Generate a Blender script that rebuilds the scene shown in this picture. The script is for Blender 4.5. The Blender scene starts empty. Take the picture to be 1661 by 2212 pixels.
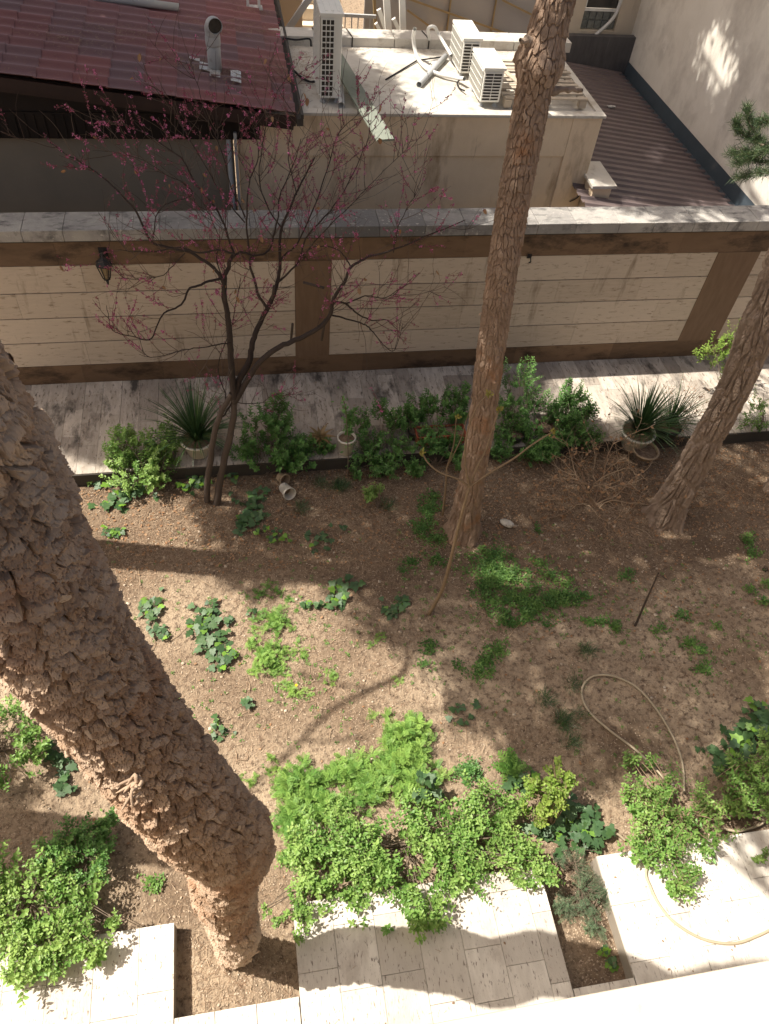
import bpy, math, random
import numpy as np
from mathutils import Matrix, Vector
rng = np.random.default_rng(7); random.seed(7)
S = bpy.context.scene
COL = S.collection
# ---------------------------------------------------------------- camera, sky, sun, exposure
RC = np.array([[0.98368738, -0.16110188, 0.08003322],
               [-0.07405851, -0.76814586, -0.63597741],
               [0.16393434, 0.61967581, -0.76754636]])
FP, CX, CY, H = 1660.67, 830.5, 1106.0, 7.5
CAM = np.array([0, 0, H])
cam = bpy.data.cameras.new('camera'); co = bpy.data.objects.new('camera', cam); COL.objects.link(co)
m = Matrix.Identity(4)
for i in range(3):
    m[i][0] = RC[0][i]; m[i][1] = -RC[1][i]; m[i][2] = -RC[2][i]; m[i][3] = CAM[i]
co.matrix_world = m
cam.sensor_fit = 'VERTICAL'; cam.sensor_height = 24; cam.lens = 24 * FP / 2212.0
cam.clip_start = 0.05; cam.clip_end = 1000
S.camera = co
SUN = np.array([-0.62, 0.15, 1.0]); SUNN = SUN / np.linalg.norm(SUN)
w = bpy.data.worlds.new('World'); S.world = w; w.use_nodes = True
nt = w.node_tree; bg = nt.nodes['Background']
sky = nt.nodes.new('ShaderNodeTexSky'); sky.sky_type = 'NISHITA'; sky.sun_disc = False
sky.sun_elevation = math.asin(SUNN[2]); sky.sun_rotation = math.atan2(SUNN[0], SUNN[1])
sky.air_density = 1.0; sky.dust_density = 5.0
wb = nt.nodes.new('ShaderNodeMix'); wb.data_type = 'RGBA'; wb.blend_type = 'MULTIPLY'; wb.inputs[0].default_value = 1; wb.inputs[7].default_value = (1.07, 1.0, .91, 1)
nt.links.new(sky.outputs[0], wb.inputs[6]); nt.links.new(wb.outputs[2], bg.inputs[0]); bg.inputs[1].default_value = 0.082
sl = bpy.data.lights.new('sun', 'SUN'); sl.energy = 4.8; sl.angle = math.radians(0.53); sl.color = (1.0, 0.93, 0.82)
so = bpy.data.objects.new('sun', sl); COL.objects.link(so)
so.rotation_euler = Vector(SUNN).to_track_quat('Z', 'Y').to_euler()
S.view_settings.view_transform = 'Standard'; S.view_settings.look = 'None'
S.view_settings.exposure = 0.85; S.view_settings.gamma = 1
# ---------------------------------------------------------------- pixel -> world helpers (rays met with real planes)
def ray(px, py):
    return RC.T @ np.array([(px - CX) / FP, (py - CY) / FP, 1.0])
def G(px, py, z=0.0):
    r = ray(px, py); return CAM + r * (z - H) / r[2]
def WY(px, py, y):
    r = ray(px, py); return CAM + r * y / r[1]
def WX(px, py, x):
    r = ray(px, py); return CAM + r * x / r[0]
def DD(px, py, d):
    r = ray(px, py); return CAM + r / np.linalg.norm(r) * d
# ---------------------------------------------------------------- mesh builder
class Geo:
    def __init__(s): s.v = []; s.f = []; s.t = []; s.n = 0; s.sm = []
    def add(s, v, f, t=0.5, smooth=False):
        v = np.asarray(v, float).reshape(-1, 3); f = np.asarray(f)
        s.v.append(v); s.f.append(f + s.n); s.t.append(np.broadcast_to(np.asarray(t, float), (len(v),)))
        s.sm.append(smooth); s.n += len(v); return s
    def box(s, x0, x1, y0, y1, z0, z1, t=0.5):
        v = [(x, y, z) for x in (x0, x1) for y in (y0, y1) for z in (z0, z1)]
        return s.add(v, [(0, 1, 3, 2), (4, 6, 7, 5), (0, 4, 5, 1), (2, 3, 7, 6), (0, 2, 6, 4), (1, 5, 7, 3)], t)
    def obox(s, c, ax, ay, az, t=0.5):   # centre and three half-axis vectors
        c, ax, ay, az = (np.asarray(q, float) for q in (c, ax, ay, az))
        v = [c + i * ax + j * ay + k * az for i in (-1, 1) for j in (-1, 1) for k in (-1, 1)]
        return s.add(v, [(0, 1, 3, 2), (4, 6, 7, 5), (0, 4, 5, 1), (2, 3, 7, 6), (0, 2, 6, 4), (1, 5, 7, 3)], t)
    def bar(s, a, b, w, h, up=(0, 0, 1), t=0.5):
        a = np.asarray(a, float); b = np.asarray(b, float); d = b - a; L = np.linalg.norm(d); d = d / L
        sd = np.cross(d, up); sd /= np.linalg.norm(sd) + 1e-9; u = np.cross(sd, d)
        return s.obox((a + b) / 2, d * L / 2, sd * w / 2, u * h / 2, t)
    def quad(s, a, b, c, d, t=0.5): return s.add([a, b, c, d], [(0, 1, 2, 3)], t)
    def tube(s, pts, rad, n=8, t=0.5, cap=True):
        v, f = tube_vf(pts, rad, n, cap)
        return s.add(v, f, t, True)
    def obj(s, name, mat, parent=None, smooth=None, bevel=0):
        v = np.concatenate(s.v).astype(np.float32)
        off = np.array(parent.location, np.float32) if parent is not None and parent.type == 'EMPTY' else (np.array(parent['org'], np.float32) if parent is not None else 0)
        v = v - off
        me = bpy.data.meshes.new(name)
        me.vertices.add(len(v)); me.vertices.foreach_set('co', v.ravel())
        ls = np.concatenate([f.ravel() for f in s.f]).astype(np.int32)
        tot = np.concatenate([np.full(len(f), f.shape[1]) for f in s.f]).astype(np.int32)
        st = np.concatenate([[0], np.cumsum(tot)[:-1]]).astype(np.int32)
        me.loops.add(len(ls)); me.loops.foreach_set('vertex_index', ls)
        me.polygons.add(len(tot)); me.polygons.foreach_set('loop_start', st); me.polygons.foreach_set('loop_total', tot)
        sm = np.concatenate([np.full(len(f), (smooth if smooth is not None else k)) for f, k in zip(s.f, s.sm)])
        me.polygons.foreach_set('use_smooth', sm.astype(bool))
        at = me.attributes.new('tint', 'FLOAT', 'POINT'); at.data.foreach_set('value', np.concatenate(s.t).astype(np.float32))
        me.update(); me.validate()
        me.materials.append(mat)
        o = bpy.data.objects.new(name, me); COL.objects.link(o)
        o['org'] = [float(q) for q in (np.zeros(3) + off)]
        if parent is not None: o.parent = parent
        if bevel:
            b = o.modifiers.new('b', 'BEVEL'); b.width = bevel; b.segments = 2; b.limit_method = 'ANGLE'
        return o
def tube_vf(pts, rad, n=8, cap=True):
    P = np.asarray(pts, float); K = len(P); rad = np.broadcast_to(np.asarray(rad, float), (K,))
    T = np.gradient(P, axis=0); T /= np.linalg.norm(T, axis=1)[:, None] + 1e-12
    u = np.cross(T[0], (0.31, 0.2, 0.93)); u /= np.linalg.norm(u) + 1e-9
    th = np.arange(n) / n * 2 * math.pi; V = []
    for i in range(K):
        u = u - T[i] * (u @ T[i]); u /= np.linalg.norm(u) + 1e-12
        w_ = np.cross(T[i], u)
        V.append(P[i] + rad[i] * (np.cos(th)[:, None] * u + np.sin(th)[:, None] * w_))
    V = np.concatenate(V); i = np.arange(K - 1)[:, None] * n; j = np.arange(n)[None]; j2 = (j + 1) % n
    F = np.stack([i + j, i + j2, i + n + j2, i + n + j], -1).reshape(-1, 4)
    if cap and n >= 4:
        V = np.concatenate([V, [P[0], P[-1]]]); a = K * n; q = np.arange(0, n, 2)
        F = np.concatenate([F, [(a, (k + 2) % n, k + 1, k) for k in q] if n % 2 == 0 else np.zeros((0, 4), int),
                            [(a + 1, (K - 1) * n + k, (K - 1) * n + k + 1, (K - 1) * n + (k + 2) % n) for k in q] if n % 2 == 0 else np.zeros((0, 4), int)])
    return V, F
def smooth(pts, k=8):
    P = np.asarray(pts, float); n = len(P)
    if n < 3: return P
    Q = np.vstack([2 * P[0] - P[1], P, 2 * P[-1] - P[-2]]); out = []
    for i in range(1, n):
        p0, p1, p2, p3 = Q[i - 1], Q[i], Q[i + 1], Q[i + 2]
        for t in np.linspace(0, 1, k, endpoint=False):
            out.append(.5 * (2 * p1 + (p2 - p0) * t + (2 * p0 - 5 * p1 + 4 * p2 - p3) * t * t + (3 * p1 - p0 - 3 * p2 + p3) * t ** 3))
    out.append(P[-1]); return np.array(out)
def thing(name, label, cat, loc=(0, 0, 0), group=None):
    o = bpy.data.objects.new(name, None); o.empty_display_size = .1; o.location = [float(q) for q in loc]; COL.objects.link(o)
    o['org'] = [float(q) for q in loc]; o['label'] = label; o['category'] = cat
    if group: o['group'] = group
    return o
def tag(o, label, cat, group=None, kind=None):
    o['label'] = label; o['category'] = cat
    if group: o['group'] = group
    if kind: o['kind'] = kind
    return o
def struct(o, label=None):
    o['kind'] = 'structure'
    if label: o['label'] = label
    return o
# ---------------------------------------------------------------- materials
def M(name, c1, c2, scale=6, st=(1, 1, 1), rough=.8, bump=.15, bscale=None, tint=None, spots=None, spots2=None,
      metal=0, trans=0, det=8, spec=.3, bdist=.02, coords='Object', tp=1.0, rot=(0, 0, 0)):
    """c1-c2: noise mix; tint: colour reached where the mesh attribute is 1; spots: (colour, scale, lo, hi, stretch)"""
    mt = bpy.data.materials.new(name); mt.use_nodes = True; N = mt.node_tree.nodes; L = mt.node_tree.links
    b = N['Principled BSDF']; b.inputs['Roughness'].default_value = rough; b.inputs['Metallic'].default_value = metal
    b.inputs['Specular IOR Level'].default_value = spec
    tc = N.new('ShaderNodeTexCoord'); mp = N.new('ShaderNodeMapping'); mp.inputs['Scale'].default_value = st; mp.inputs['Rotation'].default_value = rot
    L.new(tc.outputs[coords], mp.inputs[0])
    def noise(sc, d=det, vec=mp.outputs[0], ro=.6):
        n = N.new('ShaderNodeTexNoise'); n.inputs['Scale'].default_value = sc; n.inputs['Detail'].default_value = d
        n.inputs['Roughness'].default_value = ro; L.new(vec, n.inputs['Vector']); return n.outputs['Fac']
    def mapr(v, a, c):
        r = N.new('ShaderNodeMapRange'); r.inputs[1].default_value = a; r.inputs[2].default_value = c; L.new(v, r.inputs[0]); return r.outputs[0]
    def mix(f, a, c):
        x = N.new('ShaderNodeMix'); x.data_type = 'RGBA'
        if isinstance(f, float): x.inputs[0].default_value = f
        else: L.new(f, x.inputs[0])
        for i, q in ((6, a), (7, c)):
            if isinstance(q, tuple): x.inputs[i].default_value = (*q[:3], 1)
            else: L.new(q, x.inputs[i])
        return x.outputs[2]
    c = mix(mapr(noise(scale), .32, .68), c1, c2)
    if tint is not None:
        a = N.new('ShaderNodeAttribute'); a.attribute_name = 'tint'
        f = a.outputs['Fac']
        if tp != 1.0:
            p = N.new('ShaderNodeMath'); p.operation = 'MULTIPLY'; p.inputs[1].default_value = tp; L.new(f, p.inputs[0]); f = p.outputs[0]
        c = mix(f, c, tint)
    for sp in (spots, spots2):
        if sp:
            m2 = N.new('ShaderNodeMapping'); m2.inputs['Scale'].default_value = sp[4] if len(sp) > 4 else (1, 1, 1); m2.inputs['Location'].default_value = (3.1, 1.7, .4)
            L.new(tc.outputs[coords], m2.inputs[0])
            c = mix(mapr(noise(sp[1], 8, m2.outputs[0], .65), sp[2], sp[3]), c, sp[0])
    L.new(c, b.inputs['Base Color'])
    if bump:
        bp = N.new('ShaderNodeBump'); bp.inputs['Strength'].default_value = bump; bp.inputs['Distance'].default_value = bdist
        L.new(noise(bscale or scale * 4, 6), bp.inputs['Height']); L.new(bp.outputs[0], b.inputs['Normal'])
    if trans:
        t_ = N.new('ShaderNodeBsdfTranslucent'); mx = N.new('ShaderNodeMixShader'); mx.inputs[0].default_value = trans
        L.new(c, t_.inputs['Color']); out = N['Material Output']
        L.new(b.outputs[0], mx.inputs[1]); L.new(t_.outputs[0], mx.inputs[2]); L.new(mx.outputs[0], out.inputs[0])
    return mt
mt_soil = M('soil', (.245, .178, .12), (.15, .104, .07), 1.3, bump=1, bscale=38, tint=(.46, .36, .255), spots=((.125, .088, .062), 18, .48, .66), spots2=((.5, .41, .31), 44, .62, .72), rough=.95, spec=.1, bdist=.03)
mt_trav = M('travertine_paving', (.73, .69, .62), (.58, .54, .48), 3, (5, 1.2, 1), tint=(.42, .38, .33), tp=.7, spots=((.22, .185, .155), 15, .575, .64, (3.4, .9, 1)), spots2=((.44, .39, .34), 2.2, .52, .7, (1.5, 1, 1)), rough=.7, bump=.3, bscale=26)
mt_path = M('weathered_travertine', (.63, .57, .50), (.43, .375, .315), 3.5, (4, 1.3, 1), tint=(.22, .185, .155), tp=.85, spots=((.09, .08, .07), 1.9, .53, .68, (2.2, 1, 1)), spots2=((.12, .1, .08), 8, .56, .67, (4, 1, 1)), rough=.75, bump=.35, bscale=26)
mt_course = M('travertine_cladding', (.53, .44, .345), (.42, .345, .265), 3, (1.2, 3, 9), tint=(.61, .52, .42), tp=.7, spots=((.2, .145, .095), 6, .57, .72, (1.2, 1, 5)), spots2=((.24, .18, .125), 1.6, .58, .75, (3.5, 1, .6)), rough=.7, bump=.15, bscale=20)
mt_brown = M('brown_stone', (.165, .105, .064), (.11, .07, .042), 2.2, (1.2, 1, 4), tint=(.25, .155, .09), tp=.6, spots=((.045, .028, .018), 2.0, .5, .68, (1, 1, 2)), spots2=((.33, .22, .14), 5, .66, .78, (1.5, 1, 5)), rough=.65, bump=.15)
mt_pillar = M('brown_stone_pillar', (.2, .13, .083), (.155, .098, .06), 3, (6, 1, 1), tint=(.25, .155, .09), tp=.3, rough=.65, bump=.15)
mt_coping = M('weathered_shaded_coping', (.44, .42, .385), (.31, .295, .28), 5, (1, 1, 1), tint=(.12, .118, .12), tp=.9, spots=((.15, .145, .14), 4, .5, .64, (1, 2.2, 1)), spots2=((.5, .47, .42), 16, .6, .68, (1, 1.8, 1)), rough=.85, bump=.5, bscale=30)
mt_kerb = M('dark_kerb_stone', (.05, .045, .04), (.03, .028, .025), 5, tint=(.07, .06, .05), rough=.8)
mt_kerbl = M('pale_kerb_stone', (.4, .35, .3), (.3, .26, .22), 5, tint=(.3, .26, .2), rough=.8)
mt_plaster = M('ochre_render', (.77, .63, .46), (.68, .54, .38), 1.8, rough=.9, bump=.25, bscale=30, spots=((.3, .2, .115), 1.5, .56, .76, (1.6, 1, .5)), spots2=((.24, .165, .1), 2.2, .66, .76, (5, 1, .35)))
mt_pale = M('pale_render', (.78, .74, .67), (.68, .64, .57), 1.2, rough=.9, bump=.25, bscale=24, spots=((.50, .46, .41), 1.3, .5, .72, (1, 1, .7)), spots2=((.76, .72, .66), 2.5, .58, .7))
mt_pale2 = M('cream_render', (.66, .57, .45), (.58, .5, .39), 1.2, rough=.9, bump=.2, bscale=24, spots=((.32, .25, .18), 1.1, .55, .8, (2, 1, .5)))
mt_grey = M('grey_render', (.25, .215, .17), (.2, .175, .14), 1.0, rough=.9, bump=.1)
mt_dark = M('dark_brown_metal', (.016, .01, .008), (.01, .007, .006), 4, rough=.7, bump=0)
mt_fascia = M('dark_fascia_board', (.035, .018, .016), (.024, .013, .012), 4, rough=.6, bump=.05)
mt_roofc = M('maroon_roof_sheet', (.26, .1, .095), (.21, .085, .085), 1.3, (1, 2, 1), tint=(.16, .105, .115), tp=.85, spots=((.26, .14, .1), 3.5, .62, .8), rough=.55, bump=.2, bscale=40, spec=.4)
mt_roofr = M('brown_trapezoid_sheet', (.15, .115, .112), (.115, .09, .09), 2, rough=.5, bump=.1, spots=((.16, .13, .12), 6, .64, .75, (1, 3, 1)), spec=.4)
mt_flash = M('slate_blue_flashing', (.065, .085, .105), (.055, .07, .085), 3, rough=.5, bump=.03, spots=((.12, .13, .14), 3, .6, .8))
mt_rearfl = M('grey_zinc_flashing', (.12, .115, .115), (.085, .08, .08), 3, (4, 1, 1), rough=.55, bump=.05, spots=((.2, .19, .18), 3, .6, .8, (4, 1, .5)))
mt_membrane = M('white_roof_membrane', (.56, .53, .48), (.47, .44, .39), 2.2, rough=.7, bump=.3, bscale=14, spots=((.27, .22, .17), 1.6, .56, .74), spots2=((.36, .32, .27), 5, .56, .68))
mt_white = M('white_enamel', (.78, .77, .72), (.72, .71, .66), 3, rough=.4, bump=.02, spots=((.55, .52, .46), 4, .66, .8), spec=.5)
mt_grille = M('dark_grille', (.06, .05, .04), (.035, .03, .025), 20, rough=.7, bump=0)
mt_fin = M('coil_fins', (.42, .40, .35), (.34, .32, .28), 8, (1, 40, 1), rough=.5, metal=.2, bump=.2)
mt_pvc = M('grey_plastic_pipe', (.42, .43, .43), (.36, .37, .38), 3, rough=.45, bump=.03, spots=((.2, .18, .15), 3, .62, .75))
mt_pvcw = M('white_plastic_pipe', (.68, .67, .64), (.6, .59, .56), 3, rough=.45, bump=.03)
mt_black = M('black_rubber', (.018, .018, .02), (.012, .012, .013), 8, rough=.6, bump=.05)
mt_wood = M('grey_green_board', (.24, .26, .22), (.18, .2, .165), 2, (3, 1, 1), rough=.85, bump=.25, bscale=30, spots=((.12, .12, .1), 4, .62, .75))
mt_pallet = M('sun_bleached_wood', (.5, .43, .34), (.38, .32, .25), 4, (1, 4, 1), rough=.9, bump=.3, tint=(.3, .25, .2), tp=.6)
mt_foil = M('silver_foil', (.75, .75, .74), (.45, .45, .45), 14, rough=.35, metal=.5, bump=1, bscale=30, bdist=.03)
mt_yellow = M('ochre_frame', (.36, .26, .13), (.3, .21, .1), 4, rough=.6)
mt_panel = M('clear_sheet_panel', (.42, .39, .36), (.34, .32, .3), .8, rough=.45, bump=.1, spots=((.5, .42, .32), 1, .55, .75))
mt_panelt = M('tan_sheet_panel', (.52, .40, .27), (.45, .34, .23), .8, rough=.5, bump=.05)
mt_glass = M('glass_block', (.12, .13, .12), (.22, .23, .21), 18, rough=.12, bump=.3, bscale=30, spec=.6)
mt_dglass = M('dark_window_glass', (.03, .03, .028), (.05, .045, .04), 3, rough=.1, bump=0, spec=.6)
mt_lamp = M('black_iron', (.02, .02, .022), (.03, .028, .028), 10, rough=.5, bump=.1)
mt_lampg = M('amber_lantern_glass', (.3, .23, .13), (.24, .18, .1), 6, rough=.3, bump=.1)
mt_pot = M('white_glazed_pot', (.68, .64, .56), (.6, .56, .48), 5, rough=.4, bump=.05, spots=((.35, .3, .24), 5, .62, .8), spec=.5)
mt_potdk = M('dark_plastic_pot', (.02, .02, .018), (.03, .028, .025), 5, rough=.5, bump=.03)
mt_terra = M('terracotta_plastic', (.32, .085, .045), (.25, .065, .035), 4, rough=.5, bump=.05)
mt_brownpot = M('brown_clay_pot', (.1, .055, .035), (.07, .04, .028), 4, rough=.7, bump=.1)
mt_beige = M('beige_clay_pot', (.4, .3, .2), (.32, .24, .16), 4, rough=.7, bump=.1)
mt_potsoil = M('potting_soil', (.13, .085, .055), (.28, .2, .14), 30, rough=.95, bump=1, bscale=40)
mt_stone = M('white_speckled_stone', (.68, .64, .56), (.5, .45, .38), 16, rough=.8, bump=.5, spots=((.15, .12, .09), 22, .6, .68))
mt_hose = M('beige_rubber_hose', (.42, .35, .25), (.36, .3, .21), 6, rough=.5, bump=.05)
mt_twig = M('grey_brown_twig', (.2, .155, .115), (.14, .105, .08), 20, rough=.9, bump=.2)
mt_redbark = M('redbud_bark', (.042, .03, .026), (.03, .021, .018), 14, rough=.9, bump=.5, bscale=60, tint=(.13, .1, .08))
mt_redtwig = M('redbud_twig', (.07, .042, .034), (.05, .03, .026), 14, rough=.85, bump=0, tint=(.16, .12, .095))
mt_deadtw = M('dead_twig', (.3, .2, .13), (.2, .13, .085), 14, rough=.9, bump=0, tint=(.4, .3, .2))
mt_deadleaf = M('dead_brown_leaf', (.36, .2, .1), (.26, .13, .065), 14, tint=(.42, .27, .16), rough=.8, bump=0, trans=.25)
mt_flower = M('magenta_blossom', (.72, .27, .46), (.55, .14, .3), 30, tint=(.27, .06, .085), rough=.6, bump=0, trans=.35)
mt_leafb = M('bright_privet_leaf', (.155, .31, .065), (.11, .245, .05), 8, tint=(.31, .45, .12), rough=.45, bump=0, trans=.3, spec=.4)
mt_leafm = M('mid_green_leaf', (.1, .23, .055), (.07, .18, .045), 8, tint=(.19, .36, .09), rough=.45, bump=0, trans=.28, spec=.4)
mt_leafy = M('yellow_green_leaf', (.2, .33, .06), (.17, .28, .05), 8, tint=(.33, .42, .09), rough=.45, bump=0, trans=.35)
mt_frond = M('feathery_leaf', (.13, .28, .055), (.095, .22, .045), 8, tint=(.31, .48, .11), rough=.5, bump=0, trans=.3)
mt_weed = M('low_weed_leaf', (.085, .19, .045), (.06, .145, .035), 8, tint=(.2, .34, .08), rough=.5, bump=0, trans=.28)
mt_ivy = M('dark_ivy_leaf', (.034, .082, .032), (.065, .125, .055), 9, tint=(.17, .33, .035), rough=.48, bump=.2, bscale=30, trans=.12, spec=.4)
mt_grass = M('dark_strap_leaf', (.022, .062, .03), (.032, .085, .038), 8, tint=(.1, .17, .05), rough=.38, bump=0, trans=.12, spec=.5)
mt_rosem = M('grey_green_needle_leaf', (.1, .17, .09), (.075, .135, .075), 8, tint=(.2, .28, .15), rough=.6, bump=0, trans=.15)
mt_pineneedle = M('pine_needle', (.04, .085, .035), (.03, .065, .03), 8, tint=(.1, .13, .05), rough=.5, bump=0, trans=.1)
mt_crown = M('pine_crown_needle', (.04, .075, .03), (.03, .06, .025), 8, rough=.6, bump=0, trans=.1)
mt_bud = M('yellow_bud', (.36, .27, .07), (.28, .2, .05), 20, tint=(.32, .34, .08), rough=.5, bump=0, trans=.25)
mt_brom = M('bronze_leaf', (.14, .15, .05), (.2, .13, .06), 9, tint=(.32, .2, .1), rough=.4, bump=0, trans=.15)
mt_litter = M('pine_needle_litter', (.24, .145, .085), (.14, .08, .05), 9, tint=(.46, .35, .24), rough=.85, bump=0)
mt_chip = M('pale_chip', (.46, .36, .26), (.3, .22, .15), 9, tint=(.62, .54, .44), rough=.85, bump=0)
mt_bark1 = M('near_pine_bark', (.37, .245, .155), (.2, .125, .08), 9, bump=.7, bscale=70, tint=(.48, .38, .29), tp=.85, spots=((.32, .185, .11), 2.2, .53, .72), spots2=((.13, .08, .06), 11, .64, .78), rough=.9, spec=.15, bdist=.006)
mt_bark2 = M('flaky_pine_bark', (.30, .21, .155), (.19, .125, .085), 8, bump=.6, bscale=60, tint=(.37, .27, .2), tp=.8, spots=((.34, .17, .085), 2.2, .56, .74), spots2=((.12, .085, .065), 7, .64, .78), rough=.9, spec=.15, bdist=.008)
mt_bark3 = M('furrowed_pine_bark', (.27, .20, .15), (.19, .14, .105), 8, bump=.6, bscale=60, tint=(.35, .27, .21), tp=.8, spots2=((.09, .07, .055), 7, .64, .78), rough=.9, spec=.15, bdist=.008)
mt_sill = M('pale_stone_sill', (.60, .53, .42), (.54, .48, .39), 2, rough=.7, bump=.1, spots=((.42, .3, .23), 9, .6, .7))
# ---------------------------------------------------------------- numpy noise
def hsh(ix, iy, s=0):
    n = (ix.astype(np.int64) * 374761393 + iy.astype(np.int64) * 668265263 + s * 1442695041) & 0xFFFFFFFF
    n = ((n ^ (n >> 13)) * 1274126177) & 0xFFFFFFFF
    n = (n ^ (n >> 16)) & 0xFFFFFFFF
    n = (n * 2246822519) & 0xFFFFFFFF; n = n ^ (n >> 15)
    return (n & 0xFFFFFF) / float(0xFFFFFF)
def vnoise(x, y, px=0, s=0):
    ix = np.floor(x).astype(np.int64); iy = np.floor(y).astype(np.int64); fx = x - ix; fy = y - iy
    fx = fx * fx * (3 - 2 * fx); fy = fy * fy * (3 - 2 * fy)
    w0 = ix % px if px else ix; w1 = (ix + 1) % px if px else ix + 1
    return (hsh(w0, iy, s) * (1 - fx) + hsh(w1, iy, s) * fx) * (1 - fy) + (hsh(w0, iy + 1, s) * (1 - fx) + hsh(w1, iy + 1, s) * fx) * fy
def fbm(x, y, o=4, px=0, s=0):
    a = 0; k = 1; am = .5
    for i in range(o): a = a + am * vnoise(x * k, y * k, px * k if px else 0, s + i); k *= 2; am *= .5
    return a
def voro(x, y, px, s=0):
    """periodic in x: F1, F2, id of nearest and offset along y"""
    ix = np.floor(x).astype(np.int64); iy = np.floor(y).astype(np.int64)
    f1 = np.full(x.shape, 9.); f2 = np.full(x.shape, 9.); rid = np.zeros(x.shape); dy = np.zeros(x.shape); dx = np.zeros(x.shape)
    for a in (-1, 0, 1):
        for b in (-1, 0, 1):
            cx_ = ix + a; cy_ = iy + b; wx = cx_ % px
            qx = cx_ + .1 + .8 * hsh(wx, cy_, s); qy = cy_ + .1 + .8 * hsh(wx, cy_, s + 5)
            d = np.hypot(x - qx, y - qy)
            nw = d < f1
            f2 = np.where(nw, f1, np.minimum(f2, d)); f1 = np.where(nw, d, f1)
            rid = np.where(nw, hsh(wx, cy_, s + 9), rid); dy = np.where(nw, y - qy, dy); dx = np.where(nw, x - qx, dx)
    return f1, f2, rid, dx, dy
def sstep(x, a, b):
    t = np.clip((x - a) / (b - a), 0, 1); return t * t * (3 - 2 * t)
def bark(name, pts, rad, mat, parent, cell=(.07, .1), amp=.02, nth=300, ds=.01, flakes=1500, fsize=.035, furrow=0, layers=2, blend=None, flare=None, greyb=0):
    """a trunk with real bark relief: plates (or furrows) displaced on a dense tube, loose flakes on top"""
    P = smooth(pts, 12); rr = smooth(np.stack([rad, rad, rad], 1), 12)[:, 0]
    L = np.concatenate([[0], np.cumsum(np.linalg.norm(np.diff(P, axis=0), axis=1))])
    n = int(L[-1] / ds); s = np.linspace(0, L[-1], n)
    P = np.stack([np.interp(s, L, P[:, i]) for i in range(3)], 1); rr = np.interp(s, L, rr)
    T = np.gradient(P, axis=0); T /= np.linalg.norm(T, axis=1)[:, None]
    U = np.zeros_like(P); u = np.array([1., .1, 0])
    for i in range(n):
        u = u - T[i] * (u @ T[i]); u /= np.linalg.norm(u); U[i] = u
    W = np.cross(T, U)
    th = np.arange(nth) / nth * 2 * math.pi
    Sg, Th = np.meshgrid(s, th, indexing='ij'); rm = float(np.mean(rr)); circ = 2 * math.pi * rm
    def layer(cw, ch, sd, wa):
        pn = max(4, int(round(circ / cw))); x = Th / (2 * math.pi) * pn; y = Sg / ch
        wx = fbm(Th / (2 * math.pi) * pn * 1.5, y * 1.5, 3, int(pn * 1.5) if int(pn * 1.5) == pn * 1.5 else 0, sd + 30) - .5
        q = Th / (2 * math.pi)
        wx = fbm(q * pn, y, 3, pn, sd + 30) - .44; wy = fbm(q * pn, y + 50, 3, pn, sd + 40) - .44
        return voro(x + wa * wx, y + wa * wy, pn, sd)
    f1, f2, rid, dx, dy = layer(cell[0], cell[1], 1, 1.3)
    edge = sstep(f2 - f1, .03, .17)
    h1 = edge * (.55 + .45 * rid) + (dx * (rid - .5) * .7 + np.clip(-dy, -.5, .5) * .55) * edge
    g1, g2, rid2, ex, ey = layer(cell[0] * .45, cell[1] * .42, 3, 1.6)
    e2 = sstep(g2 - g1, .0, .12)
    h2 = e2 * (.5 + .5 * rid2) + (-ey) * .5 * e2
    k1, k2, rid3, _, _ = layer(cell[0] * .2, cell[1] * .16, 4, 1.2)
    h = .78 * h1 + .16 * h2 + .07 * sstep(k2 - k1, 0, .5) * rid3 + .12 * (fbm(Th / (2 * math.pi) * 40, Sg * 30, 4, 40, 91) - .4)
    tint = .6 * rid + .25 * rid2
    if furrow:
        pn = max(6, int(round(circ / furrow))); q = Th / (2 * math.pi)
        wx = fbm(q * pn, Sg * 3.2, 3, pn, 77) - .47
        a1, a2, ra, ax_, ay_ = voro(q * pn + 1.4 * wx, Sg / (furrow * 6) + .8 * (fbm(q * pn, Sg * 5, 3, pn, 79) - .47), pn, 12)
        hf = sstep(a2 - a1, .03, .4) * (.55 + .45 * ra) * .8 + .25 * h2
        b_ = blend(Sg) if blend else 1.0
        h = h * (1 - b_) + hf * b_; tint = tint * (1 - b_) + (ra * .6 + rid2 * .4) * b_
    big = fbm(Th / (2 * math.pi) * 4, Sg * 2.2, 3, 4, 60) - .45
    R = rr[:, None] * (1 + .16 * big) + amp * (h - .5)
    if flare is not None: R = R * flare(Sg, Th)
    if greyb: tint = tint + (1 - tint) * (1 - sstep(Sg, greyb - .5, greyb + .2)) * .9
    V = P[:, None] + R[..., None] * (np.cos(Th)[..., None] * U[:, None] + np.sin(Th)[..., None] * W[:, None])
    i = np.arange(n - 1)[:, None] * nth; j = np.arange(nth)[None]; j2 = (j + 1) % nth
    F = np.stack([i + j, i + j2, i + nth + j2, i + nth + j], -1).reshape(-1, 4)
    g = Geo(); g.add(V.reshape(-1, 3), F, np.clip(tint, 0, 1).ravel(), False)
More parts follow.
